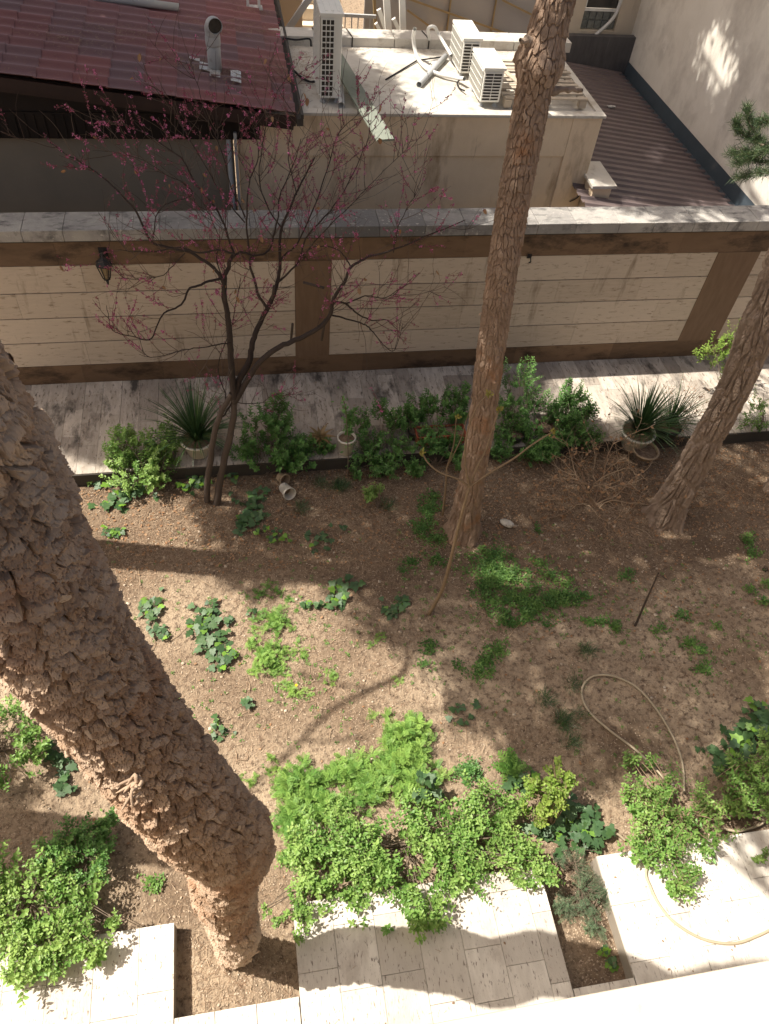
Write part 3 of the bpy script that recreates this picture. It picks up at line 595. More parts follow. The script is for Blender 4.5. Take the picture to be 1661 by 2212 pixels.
# debris on the flat roof
g = Geo(); n_ = 700; p = np.array([G(*q, ZR) for q in zip(rng.choice([640, 650, 660, 1010, 1075, 650, 670], n_) + rng.normal(0, 16, n_), np.abs(rng.normal(0, 40, n_)) + 112)]); p = p[p[:, 0] > 1.0]; p = np.concatenate([p, rng.uniform((1, 12.55, ZR), (5, 12.7, ZR), (300, 3))]); p[:, 2] = ZR + .006
d = rdir(len(p), -.1, .1); scatter(g, NEEDLE, p, d, np.tile([0, 0, 1.], (len(p), 1)), rng.uniform(.04, .1, len(p)), rng.uniform(0, .7, len(p)))
tag(g.obj('annex_roof_litter', mt_litter), 'dry needles and dust swept against the white roof edges', 'pine needles', kind='stuff')
def ac(label, x, y, w, dep, h, nf, cells, big=False):
    """narrow end faces the camera; long coil side faces -X"""
    z = ZR + .07; t = thing('air_conditioner', label, 'air conditioner', (x, y, ZR), 'air conditioner outdoor units on the flat roof')
    g = Geo(); g.box(x + .012, x + w - .012, y + .012, y + dep - .01, z, z + h - .03); g.obj('casing', mt_white, t, bevel=.012)
    g = Geo(); g.box(x - .004, x + w + .004, y - .004, y + dep + .004, z + h - .03, z + h + .006)
    for k in range(3): xx = x + w * (.22 + .27 * k); g.box(xx, xx + .035, y + .08, y + dep - .06, z + h + .006, z + h + .011)
    g.obj('top_cover', mt_white, t, bevel=.008)
    # louvred end
    nr, ncl = cells; x0 = x + w * .07; x1 = x + w * (.60 if big else .86)
    g = Geo(); g.box(x0, x1, y + .004, y + .011, z + .03, z + h - .06); g.obj('end_louvres', mt_grille, t)
    g = Geo(); ch = (h - .09) / nr
    for r_ in range(nr + 1): g.box(x0 - .004, x1 + .004, y - .006, y + .0035, z + .03 + r_ * ch - .006, z + .03 + r_ * ch + .006)
    for c_ in range(ncl + 1): xx = x0 + (x1 - x0) * c_ / ncl; g.box(xx - .005, xx + .005, y - .009, y - .0065, z + .025, z + h - .055)
    g.obj('end_frame', mt_white, t)
    g = Geo(); g.box(x + .004, x + .011, y + .05, y + dep - .05, z + .04, z + h - .06); g.obj('coil', mt_fin, t)
    g = Geo(); ny_ = int(dep / (.055 if not big else .08))
    for k in range(ny_ + 1): yy = y + .04 + (dep - .08) * k / ny_; g.box(x - .006, x + .003, yy - .004, yy + .004, z + .03, z + h - .05)
    nzr = 4 if not big else 18
    for k in range(nzr + 1): zz = z + .03 + (h - .08) * k / nzr; g.box(x - .0095, x - .0065, y + .03, y + dep - .03, zz - .005, zz + .005)
    g.obj('side_guard', mt_white, t)
    for fy in (y + .08, y + dep - .12):
        for fx in (x + .02, x + w - .08):
            g = Geo(); lathe(g, (fx + .03, fy, ZR), [(.04, 0), (.04, .015), (.022, .03), (.02, .068), (0, .069)], 12); g.obj('foot', mt_pvc, t)
    return t
ac('tall twin-height white air conditioner nearest the maroon roof', 1.235, 10.72, .29, .82, 1.0, 2, (14, 3), True)
ac('short white air conditioner in front, right beside the wooden pallet', 3.43, 10.66, .30, .68, .44, 1, (9, 2))
ac('short white air conditioner behind, near the rear parapet', 3.36, 11.62, .28, .70, .46, 1, (9, 2))
# board
bot = G(833, 303, 3.09); top = G(722, 118, 3.16)
g = Geo(); g.bar(top, bot, .23, .028); tag(g.obj('wooden_board', mt_wood, bevel=.003), 'long weathered grey green board lying over the flat roof edge', 'board')
# pipes, rods, hoses on the roof
g = Geo(); a = G(737, 228, ZR + .045); b = G(737, 150, ZR + .045); v, f = tube_vf([a, b + (.0, .15, 0)], .045, 16, False); g.add(v, f, .5, True); o = g.obj('white_roof_pipe', mt_pvcw); o.modifiers.new('s', 'SOLIDIFY').thickness = .005
tag(o, 'short white plastic pipe beside the tall air conditioner', 'pipe')
g = Geo(); a = G(905, 183, ZR + .04); b = G(962, 122, ZR + .045); v, f = tube_vf([a, b], .042, 16, False); g.add(v, f, .5, True); o = g.obj('grey_roof_pipe', mt_pvc); o.modifiers.new('s', 'SOLIDIFY').thickness = .005
tag(o, 'grey plastic pipe lying diagonally left of the two short air conditioners', 'pipe')
g = Geo(); g.tube([G(833, 172, ZR + .01), G(905, 128, ZR + .02)], .011, 6); g.tube([G(905, 130, ZR + .03), G(962, 122, ZR + .03)], .010, 6); tag(g.obj('thin_metal_rod', mt_black), 'thin dark bent rod lying on the white flat roof', 'rod')
hs = [G(896, 62, ZR + .45), G(893, 80, ZR + .3), G(896, 105, ZR + .15), G(905, 130, ZR + .05), G(925, 150, ZR + .04), G(955, 162, ZR + .05), G(985, 168, ZR + .06), G(1003, 170, ZR + .12)]
g = Geo(); g.tube(smooth(hs, 6), .028, 9); tag(g.obj('insulated_hose', mt_pvcw), 'thick white insulated hose looping over the parapet to the air conditioners', 'hose')
hs = [G(928, 85, ZR + .15), G(925, 62, ZR + .32), G(938, 58, ZR + .35), G(948, 75, ZR + .25), G(960, 95, ZR + .2), G(975, 120, ZR + .15)]
g = Geo(); g.tube(smooth(hs, 6), .024, 9); tag(g.obj('looped_hose', mt_pvcw), 'short white looped hose behind the two short air conditioners', 'hose')
hs = [G(1000, 168, ZR + .1), G(988, 178, ZR + .03), G(992, 190, ZR + .02), G(1003, 196, ZR + .05)]; g = Geo(); g.tube(smooth(hs, 6), .012, 6); tag(g.obj('black_roof_cable', mt_black), 'black cable drooping at the front short air conditioner', 'cable')
hs = [G(612, 82, 3.16), G(640, 86, 3.16), G(668, 84, 3.16), G(672, 100, 3.08)]; g = Geo(); g.tube(smooth(hs, 5), .014, 6); tag(g.obj('parapet_cable', mt_black), 'black cable lying along the parapet beside the maroon roof', 'cable')
hs = [G(632, 150, 3.02), G(650, 166, 3.03), G(668, 176, 3.03), G(680, 176, 3.05)]; g = Geo(); g.tube(smooth(hs, 5), .016, 6); tag(g.obj('unit_cable', mt_black), 'black cable bundle running into the tall air conditioner', 'cable')
# pallet
P0 = G(1075, 228, ZR); t = thing('wooden_pallet', 'sun bleached wooden pallet lying behind the middle pine trunk', 'pallet', P0)
px0, px1, py0, py1 = 3.78, 4.98, 10.62, 11.95
g = Geo()
for yy in (py0, (py0 + py1) / 2 - .04, py1 - .1):
    for xx in (px0, (px0 + px1) / 2 - .05, px1 - .1): g.box(xx, xx + .1, yy, yy + .1, ZR + .03, ZR + .11, rng.uniform(0, 1))
for xx in (px0, (px0 + px1) / 2 - .05, px1 - .1): g.box(xx, xx + .1, py0, py1, ZR + .112, ZR + .132, rng.uniform(0, 1))
g.obj('blocks', mt_pallet, t)
g = Geo(); k = 0; yy = py0
while yy < py1 - .05:
    g.obox(((px0 + px1) / 2 + rng.uniform(-.02, .02), yy + .035, ZR + .146 + (.02 if k % 4 == 2 else 0)), ((px1 - px0) / 2, rng.uniform(-.03, .03), 0), (rng.uniform(-.002, .002), .033, 0), (0, 0, .01), rng.uniform(0, 1)); yy += .14; k += 1
g.obj('deck_boards', mt_pallet, t)
g = Geo(); g.bar(G(1085, 150, ZR + .17), G(1180, 226, ZR + .17), .07, .018, t=.2); g.obj('loose_board', mt_pallet, t)
# ---------------------------------------------------------------- lower sheet roof, right building, rear building
zs_ = lambda x: 1.6 + .14 * (8 - x)
t = thing('sheet_roofed_shed', 'lean-to with brown trapezoid sheet roof between annex and tall pale building', 'shed', (6.6, 11, 0))
g = Geo(); ys = []; zz = []; y = 9.2
while y < 15.7: ys += [y, y + .055, y + .075, y + .115, y + .135]; zz += [0, 0, .032, .032, 0]; y += .19
ys = np.array(ys); zz = np.array(zz); n_ = len(ys); V = np.concatenate([np.stack([x + 0 * ys, ys, zs_(x) + zz], 1) for x in (5.0, 7.86)]); k = np.arange(n_ - 1)
g.add(V, np.stack([k, k + 1, k + n_ + 1, k + n_], 1), .5, False); o = g.obj('roof', mt_roofr, t); o.modifiers.new('s', 'SOLIDIFY').thickness = -.003
g = Geo(); g.quad((7.80, 9.2, 1.645), (7.80, 15.7, 1.645), (7.97, 15.7, 1.58), (7.97, 9.2, 1.58)); g.quad((7.97, 9.2, 1.58), (7.97, 15.7, 1.58), (7.985, 15.7, 1.82), (7.985, 9.2, 1.82)); g.obj('valley_flashing', mt_flash, t)
g = Geo(); g.box(5.3, 8, 15.66, 15.8, 1.5, 2.25); g.obj('rear_flashing', mt_rearfl, t)
g = Geo(); g.box(5.1, 7.9, 9.3, 15.6, 0, 1.5); g.obj('wall', mt_plaster, t)
g = Geo(); q = WX(1325, 216, 6.9); q[2] = zs_(q[0]) + .04
pts = q + rng.uniform(-1, 1, (60, 3)) * (.09, .05, .012); F = np.array([(a, a + 1, a + 2) for a in range(0, 57, 1)]); g.add(pts, F, .5); tag(g.obj('crumpled_wrapper', mt_foil), 'small crumpled pale wrapper on the brown sheet roof', 'litter')
t = thing('tall_pale_building', 'tall pale rendered building wall with dappled sun at the right', 'building', (8.2, 13, 0))
g = Geo(); g.box(8.0, 11, 9.0, 22, 0, 11); g.obj('wall', mt_pale, t)
t = thing('rear_building', 'cream rendered building with a barred glass block window behind the annex', 'building', (7, 16, 0))
g = Geo(); g.box(5.75, 6.9, 15.9, 16.4, 0, 8); g.box(7.62, 7.999, 15.9, 16.4, 0, 8); g.box(6.9, 7.62, 15.9, 16.4, 0, 2.27); g.box(6.9, 7.62, 15.9, 16.4, 3.4, 8); g.obj('wall', mt_pale2, t)
fr = Geo(); fr.box(6.9, 7.62, 15.93, 15.99, 2.595, 2.63); fr.box(7.585, 7.62, 15.93, 15.99, 2.631, 3.4); fr.box(6.9, 6.935, 15.93, 15.99, 2.631, 3.4); wo = fr.obj('window', mt_white, t)
g = Geo(); g.box(6.93, 7.6, 16.0, 16.05, 2.63, 3.4); g.obj('dark_pane', mt_dglass, wo)
g = Geo()
for r_ in range(2):
    for c_ in range(5): g.box(6.905 + c_ * .143, 7.04 + c_ * .143, 15.96, 16.0, 2.285 + r_ * .155, 2.432 + r_ * .155)
g.obj('glass_blocks', mt_glass, wo, bevel=.012)
g = Geo(); g.box(6.901, 7.619, 16.001, 16.03, 2.271, 2.594); g.obj('block_mortar', mt_white, wo)
hs = [WY(1222, 118, 15.8), WY(1255, 98, 15.8), WY(1295, 68, 15.8), WY(1325, 38, 15.8), WY(1340, 5, 15.8), WY(1348, -20, 15.8)]
g = Geo(); g.tube(smooth(hs, 6), .032, 9); tag(g.obj('wall_conduit', mt_pvcw), 'thick white conduit curving across the cream wall below the barred window', 'conduit')
# sunken yard behind annex: sheet panels in ochre frame, railing, white posts
YP = 15.4
t = thing('panelled_screen', 'tall screen of clouded sheet panels in an ochre frame behind the annex', 'screen', (3.5, YP, 0))
g = Geo(); g.box(2.55, 5.7, YP, YP + .03, -.3, 4.5); g.obj('clear_panels', mt_panel, t)
g = Geo(); g.box(.4, 1.45, YP, YP + .03, -.3, 4.5); g.obj('tan_panels', mt_panelt, t)
g = Geo()
for px in (1062, 966): a = WY(px, 60, YP - .03); g.box(a[0] - .011, a[0] + .011, YP - .05, YP - .01, -.3, 4.5)
g.bar(WY(875, -5, YP - .07), WY(1150, 62 + 30, YP - .07), .02, .03); g.bar(WY(1085, 0, YP - .07), WY(1165, 40, YP - .07), .02, .03); g.bar(WY(880, 22, YP - .1), WY(935, 62, YP - .1), .02, .03)
g.bar(WY(808, -10, YP - .1), WY(812, 82, YP - .1), .07, .05); g.obj('frame', mt_yellow, t)
t = thing('outdoor_stair', 'dim concrete stair flight seen between the air conditioner and white posts', 'stair', (1.9, 15.5, 0))
g = Geo()
for k in range(9): g.box(1.46, 2.35, YP + .1 + k * .26, YP + .36 + k * .26, -.3, 1.2 + k * .2)
g.obj('steps', mt_pale2, t)
t = thing('stair_railing', 'pale grey metal railing at the top of the stair behind the tall air conditioner', 'railing', (1.9, 15.2, 0))
g = Geo(); a = WY(700, 30, 15.0); b = WY(812, 36, 15.0); g.bar(a, b, .05, .05)
for px in (732, 746, 760, 774, 788, 800): q = WY(px, 34, 15.0); g.bar(q, q - (0, 0, .6), .018, .018, up=(0, 1, 0))
g.obj('rail', mt_pvc, t)
g = Geo(); g.bar(WY(612, 78, 14.4), WY(672, -10, 14.4), .1, .06, up=(0, 1, 0)); tag(g.obj('slanting_beam', mt_pvc), 'grey slanting metal beam left of the tall air conditioner', 'beam')
t = thing('white_steel_frame', 'sunlit white steel posts and braces standing behind the rear parapet', 'frame', (3, 13.6, 0))
yq = 13.4
for (a, b, w_) in (((834, -15), (850, 75), .10), ((868, -15), (880, 78), .09)):
    g = Geo(); g.bar(WY(*a, yq), WY(*b, yq) - (0, 0, .5), w_, .08, up=(0, 1, 0)); g.obj('post', mt_white, t)
g = Geo(); g.bar(WY(818, 20, yq + .1), WY(838, 76, yq + .1), .07, .05, up=(0, 1, 0)); g.bar(WY(812, 50, yq + .1), WY(826, 76, yq + .1), .05, .05, up=(0, 1, 0)); g.bar(WY(850, 40, yq + .1), WY(868, 78, yq + .1), .06, .05, up=(0, 1, 0)); g.obj('brace', mt_white, t)
# own building: facade below the window and its sill
t = thing('near_building', 'pale stone window sill of the building the picture is taken from, lower right corner', 'building', (2, 0, 0))
g = Geo(); g.box(-9, 12, -.5, -.06, -.3, 6.05); g.obj('facade', mt_pale2, t)
g = Geo(); g.box(-.9, 3.2, -.5, .115, 6.055, 6.12); g.obj('window_sill', mt_sill, t, bevel=.004)
# ================================================================ TREES
def wy(stations, y0, y1):
    n = len(stations); return [WY(px, py, y0 + (y1 - y0) * i / (n - 1)) for i, (px, py) in enumerate(stations)]
def ext(pts, ztop, dx=0, dy=0):
    p = pts[-1]; return pts + [p + np.array([dx * (z - p[2]), dy * (z - p[2]), z - p[2]]) for z in np.linspace(p[2] + .8, ztop, 4)]
# near pine: kinked base, then a thick trunk leaning towards the camera
st = [((518, 2086), 62, .31), ((512, 2020), 88, .35), ((490, 1950), 112, .41), ((482, 1885), 138, .45), ((502, 1828), 166, .49), ((444, 1776), 192, .50), ((352, 1672), 214, .50), ((208, 1480), 244, .49), ((86, 1302), 283, .485), ((-34, 1108), 338, .48), ((-136, 962), 373, .47), ((-240, 812), 408, .46)]
pts = [DD(*p, d * FP / w_) for p, w_, d in st]; pts[0][2] = 0.1; pts = [pts[0] - (0.0, .0, .25)] + pts
rad = [.165] + [d / 2 - .026 for _, _, d in st]
p = pts[-1]; far = [p + np.array([-.1 * k, .14 * k, 1.0 * k]) for k in (.8, 1.8, 3, 4.4)]
t_near = thing('pine_tree', 'thick leaning pine in the left foreground with scaly red brown bark', 'tree', pts[0], 'pine trees of the garden')
bark('trunk', pts + far, rad + [.225, .2, .18, .15], mt_bark1, t_near, cell=(.064, .056), amp=.060, nth=820, ds=.0056, flakes=300, fsize=.045, greyb=2.0)
g = Geo()   # torn bark and root-like stub on the lit edge
c = DD(300, 1700, 3.15)
for k in range(10):
    a = c + rng.normal(0, .02, 3); g.tube(smooth([a, a + rdir(1)[0] * .03, a + np.array([rng.uniform(-.09, .0), rng.uniform(-.06, .02), rng.uniform(-.06, .02)])], 3), [.008] * 3 + [.006] * 3 + [.002], 5)
g.obj('torn_bark', mt_bark1, t_near)
t_mid = thing('pine_tree', 'tall slim pine with flaking bark in the middle of the garden', 'tree', G(1000, 1150, 0), 'pine trees of the garden')
mp = [(998, 1158), (1012, 1080), (1026, 1000), (1042, 900), (1056, 790), (1070, 690), (1088, 570), (1108, 440), (1130, 320), (1152, 205), (1172, 110), (1196, 20), (1215, -60)]
pts = wy(mp, 5.62, 5.95); pts[0][2] = -.05
rad = [.185, .155, .14, .137, .135, .132, .13, .13, .13, .13, .135, .13, .13]
Lm = np.cumsum([0] + [np.linalg.norm(pts[i + 1] - pts[i]) for i in range(len(pts) - 1)]); sb = Lm[9] * .25 + Lm[10] * .75
bark('trunk', ext(pts, 12.5, -.02, .01), rad + [.15, .13, .11, .08], mt_bark2, t_mid, cell=(.036, .10), amp=.024, nth=460, ds=.009, flakes=1500, fsize=.045, furrow=.05,
     blend=lambda s: 1 - sstep(s, Lm[3], Lm[7]), flare=lambda s, th: 1 + .28 * np.exp(-((s - sb) / .11) ** 2) * (1 + .5 * np.sin(3 * th + 1)) + .34 * np.exp(-s / .2) * (1 + .6 * np.cos(5 * th)))
for q0, dv, r0 in ((WY(1188, 195, 5.93), (.24, -.05, .03), .032), (WY(1152, 92, 5.88), (-.13, -.06, .03), .034)):
    g = Geo(); n = 10; sp_ = np.linspace(0, 1, n)[:, None]; g.tube(q0 + sp_ * np.array(dv) + rng.normal(0, .006, (n, 3)), r0 * (1 + .35 * rng.uniform(-1, 1, n)) * np.linspace(1, .45, n), 9); g.obj('branch_stub', mt_bark3, t_mid, False)
t_right = thing('pine_tree', 'grey brown furrowed pine leaning right at the right edge', 'tree', G(1435, 1110, 0), 'pine trees of the garden')
mp = [(1428, 1128), (1452, 1085), (1478, 1040), (1506, 989), (1540, 925), (1576, 859), (1606, 790), (1636, 712), (1664, 640), (1700, 550)]
pts = wy(mp, 5.62, 5.85); pts[0][2] = -.05
rad = [.21, .19, .178, .168, .163, .162, .162, .175, .155, .15]
bark('trunk', ext(pts, 12, .05, .0), rad + [.16, .14, .12, .08], mt_bark3, t_right, cell=(.05, .1), amp=.05, nth=380, ds=.012, flakes=500, fsize=.045, furrow=.06, blend=lambda s: 1.0 + 0 * s,
     flare=lambda s, th: 1 + .3 * np.exp(-s / .22) * (1 + .6 * np.cos(5 * th)))
t_edge = thing('pine_tree', 'pine of which only the trunk foot shows, cut by the right edge', 'tree', (7.1, 5.95, 0), 'pine trees of the garden')
bark('trunk', [(7.07, 5.93, -.1), (7.15, 5.95, .5), (7.35, 6., 1.5), (7.7, 6.0, 3.), (8.1, 6., 5), (8.4, 6, 8), (8.5, 6, 11)], [.18, .165, .16, .16, .16, .14, .1], mt_bark3, t_edge, cell=(.05, .1), amp=.04, nth=200, ds=.03, flakes=0, furrow=.06, blend=lambda s: 1.0 + 0 * s)
offp = [((-3.6, 6.17), .19), ((-4.2, 3.02), .22)]  # second one is an added trunk that casts a building-like shadow band
t_off = []
for (x, y), r in offp:
    k_ = len(t_off); t = thing('pine_tree', ('neighbouring pine outside the left edge, level with the redbud', 'bare topped pine outside the left edge, level with the thick pine')[k_], 'tree', (x, y, 0), 'pine trees of the garden'); t_off.append(t)
    zt = (12, 5.4)[k_]
    bark('trunk', [(x, y, -.1), (x + .02, y, zt * .2), (x, y + .05, zt * .45), (x + .1, y + .05, zt * .75), (x + .1, y, zt)], [r, r, r * .9, r * .8, r * .5], mt_bark3, t, cell=(.06, .1), amp=.03, nth=120, ds=.04, flakes=0, furrow=.06, blend=lambda s: 1.0 + 0 * s)
# crowns: unseen needle clumps above the view, laid out to cast a drawn shade mask
SX, SY = -SUN[0], -SUN[1]
def UV(p): return np.array([p[0] + SX * p[2], p[1] + SY * p[2]])
def inpoly(P, poly):
    x, y = P[:, 0], P[:, 1]; c = np.zeros(len(P), bool); n = len(poly)
    for i in range(n):
        x1, y1 = poly[i]; x2, y2 = poly[(i + 1) % n]
        hit = ((y1 > y) != (y2 > y)) & (x < (x2 - x1) * (y - y1) / (y2 - y1 + 1e-12) + x1); c ^= hit
    return c
ell = lambda cx, cy, rx, ry: [(cx + rx * math.cos(a), cy + ry * math.sin(a)) for a in np.linspace(0, 2 * math.pi, 13)[:-1]]
g0 = lambda z: (lambda px, py: G(px, py, z))
SH = [(g0(0), [(420, 1060), (430, 1120), (470, 1190), (470, 1250), (530, 1290), (640, 1275), (700, 1235), (790, 1290), (800, 1370), (900, 1395), (935, 1440), (960, 1500), (980, 1560), (1075, 1580), (1100, 1680), (1200, 1700), (1340, 1710), (1400, 1640), (1500, 1620), (1661, 1560), (1760, 1500), (1760, 925), (1150, 962), (700, 985), (430, 1020)]),
      (g0(.2), [(40, 828), (1175, 787), (1150, 850), (1080, 962), (700, 985), (330, 1000), (150, 980)]),
      (g0(2.5), [(330, 440), (330, 500), (1010, 495), (1000, 440)]), (g0(2.5), ell(1420, 445, 60, 18)), (g0(2.5), ell(1540, 440, 40, 14)), (g0(2.5), ell(1620, 452, 40, 10)), (g0(2.5), ell(1100, 450, 40, 8)),
      (g0(3.4), [(-300, -60), (600, -60), (645, 255), (-300, 150)]), (g0(3.0), [(600, 60), (745, 105), (800, 150), (885, 248), (630, 248)]), (g0(3.0), ell(930, 100, 40, 14)),
      (g0(1.8), [(1215, 120), (1360, 145), (1575, 400), (1480, 420), (1380, 395), (1280, 400)]),
      ((lambda px, py: WX(px, py, 8.0)), [(1350, 160), (1395, -60), (1800, -60), (1800, 300), (1661, 330), (1600, 345), (1560, 400), (1480, 330)]),
      (g0(1.8), [(1280, 400), (1380, 400), (1480, 440), (1280, 440)]), (g0(.2), ell(1640, 940, 60, 14)), (g0(.2), ell(1560, 1870, 50, 14)), (g0(.2), ell(1650, 1850, 30, 30)), (g0(.2), ell(1560, 2010, 50, 10)), (g0(0), ell(1560, 1690, 120, 20)), (g0(0), ell(30, 1870, 70, 40)), (g0(0), ell(-20, 1720, 60, 60))]
LIT = [(g0(0), ell(1590, 1200, 90, 24)), (g0(0), ell(1700, 1500, 60, 90)), (g0(0), ell(1225, 1265, 28, 18)), (g0(0), ell(862, 1112, 16, 14)), (g0(0), ell(925, 1100, 14, 18)), (g0(0), ell(1100, 1640, 40, 30)), (g0(0), ell(1400, 1690, 40, 20)), (g0(0), ell(1580, 980, 50, 14)), (g0(0), ell(1640, 1030, 30, 30)), (g0(0), ell(700, 1225, 60, 12)),
       (g0(1.8), ell(1420, 320, 38, 40)), ((lambda px, py: WX(px, py, 8.0)), ell(1556, 118, 66, 105)), (g0(0), ell(1160, 1180, 20, 10)), ((lambda px, py: WY(px, py, 5.9)), [(1085, 440), (1100, 280), (1140, 60), (1130, -40), (1260, -40), (1240, 60), (1195, 280), (1160, 440)]), ((lambda px, py: WY(px, py, 5.7)), [(1420, 1060), (1470, 980), (1540, 1000), (1480, 1100)]), (g0(0), ell(1490, 1060, 20, 20)), (g0(0), ell(1000, 1480, 20, 20))]
PS = [[UV(f(*q)) for q in poly] for f, poly in SH]; PL = [[UV(f(*q)) for q in poly] for f, poly in LIT]
stp = .2; uu, vv_ = np.meshgrid(np.arange(-8, 18, stp), np.arange(-2, 20, stp), indexing='ij'); C = np.stack([uu.ravel(), vv_.ravel()], 1) + rng.uniform(-.06, .06, (uu.size, 2))
ins = np.zeros(len(C), bool)
for pl in PS: ins |= inpoly(C, pl)
for pl in PL: ins &= ~inpoly(C, pl)
C = C[ins]; # soft gaps
fx = C[C[:, 1] > 7.2]; C = np.concatenate([C] + [fx + rng.uniform(-.1, .1, fx.shape) for _ in range(2)])
gp = fbm(C[:, 0] * 1.1 + 3, C[:, 1] * 1.1, 3); far_ = C[:, 1] > 7.2; C = C[(gp > .19) | far_]
zc = 8.3 + 3.0 * fbm(C[:, 0] * .35, C[:, 1] * .35, 2, s=9) + rng.uniform(-.3, .5, len(C))
cc = np.stack([C[:, 0] - SX * zc, C[:, 1] - SY * zc, zc], 1)
trees = [(t_near, (-.7, 1.8)), (t_mid, (3.0, 6.0)), (t_right, (6.2, 5.9)), (t_edge, (8.2, 6)), (t_off[0], (-3.6, 6.2))]
ow = np.argmin(np.stack([np.hypot(cc[:, 0] - x, cc[:, 1] - y) for _, (x, y) in trees], 1), 1)
for k, (t, (tx, ty)) in enumerate(trees):
    q = cc[ow == k]
    if len(q) == 0: q = np.array([[tx, ty, 10.]]) + rng.normal(0, .6, (12, 3))
    n = 42; P3 = np.repeat(q, n, 0) + rng.normal(0, 1, (len(q) * n, 3)) * (.11, .11, .13); g = Geo()
    scatter(g, tpl_blade(2, .30, .1), P3, rdir(len(P3)), rdir(len(P3)), rng.uniform(.14, .24, len(P3)), rng.uniform(0, 1, len(P3)))
    g.obj('shade_crown', mt_crown, t)
    gs = Geo()
    for c in q[rng.choice(len(q), min(22, len(q)), replace=False)]:
        zb = min(11.5, max(7.9, c[2] - .2)); a = np.array([tx, ty, zb]); m_ = (a + c) / 2; m_[2] = max(7.9, m_[2]); gs.tube(smooth([a, m_, c], 4), np.linspace(.05, .012, 9), 5, cap=False)
    gs.obj('limbs', mt_bark3, t, True)
bl = [np.array([-3.55, 6.17, 8.0])] + [G(px, py, 0) + SUN * 8.2 for px, py in ((880, 1430), (800, 1490), (720, 1530), (650, 1600), (590, 1660), (520, 1720))]
g = Geo(); g.tube(smooth(bl, 6), np.linspace(.045, .016, 37), 7); g.tube(smooth([bl[2], G(700, 1470, 0) + SUN * 8.2, G(640, 1450, 0) + SUN * 8.2], 5), .018, 6); g.tube(smooth([bl[4], G(720, 1600, 0) + SUN * 8.2, G(800, 1590, 0) + SUN * 8.2], 5), .016, 6); g.obj('bare_limb', mt_bark3, t_off[0])
# low hanging needle branch of the right pine
g = Geo(); gs = Geo(); D0 = 5.4
br = [[(1700, 330), (1668, 325), (1640, 330), (1605, 335), (1575, 330)], [(1665, 325), (1640, 300), (1618, 262), (1612, 232)], [(1650, 315), (1620, 300), (1596, 282), (1590, 262)], [(1700, 370), (1660, 372), (1625, 375), (1590, 385)], [(1640, 328), (1615, 345), (1590, 352)], [(1690, 260), (1650, 262), (1625, 268)], [(1680, 345), (1640, 350), (1608, 322)]]
for b in br:
    P_ = smooth([DD(px, py, D0 + rng.uniform(-.08, .08)) for px, py in b], 8); gs.tube(P_, np.linspace(.008, .0025, len(P_)), 5, cap=False)
    for i in range(2, len(P_)):
        n = 40; d = nrm(rdir(n) + nrm(P_[i] - P_[i - 1])[None] * .7 + np.array([0, 0, .25])); scatter(g, NEEDLE, P_[i] + rng.normal(0, .012, (n, 3)), d, rdir(n), rng.uniform(.03, .06, n), rng.uniform(0, .9, n))
bo = gs.obj('low_branch', mt_twig, t_right, True); g.obj('needles', mt_pineneedle, bo)
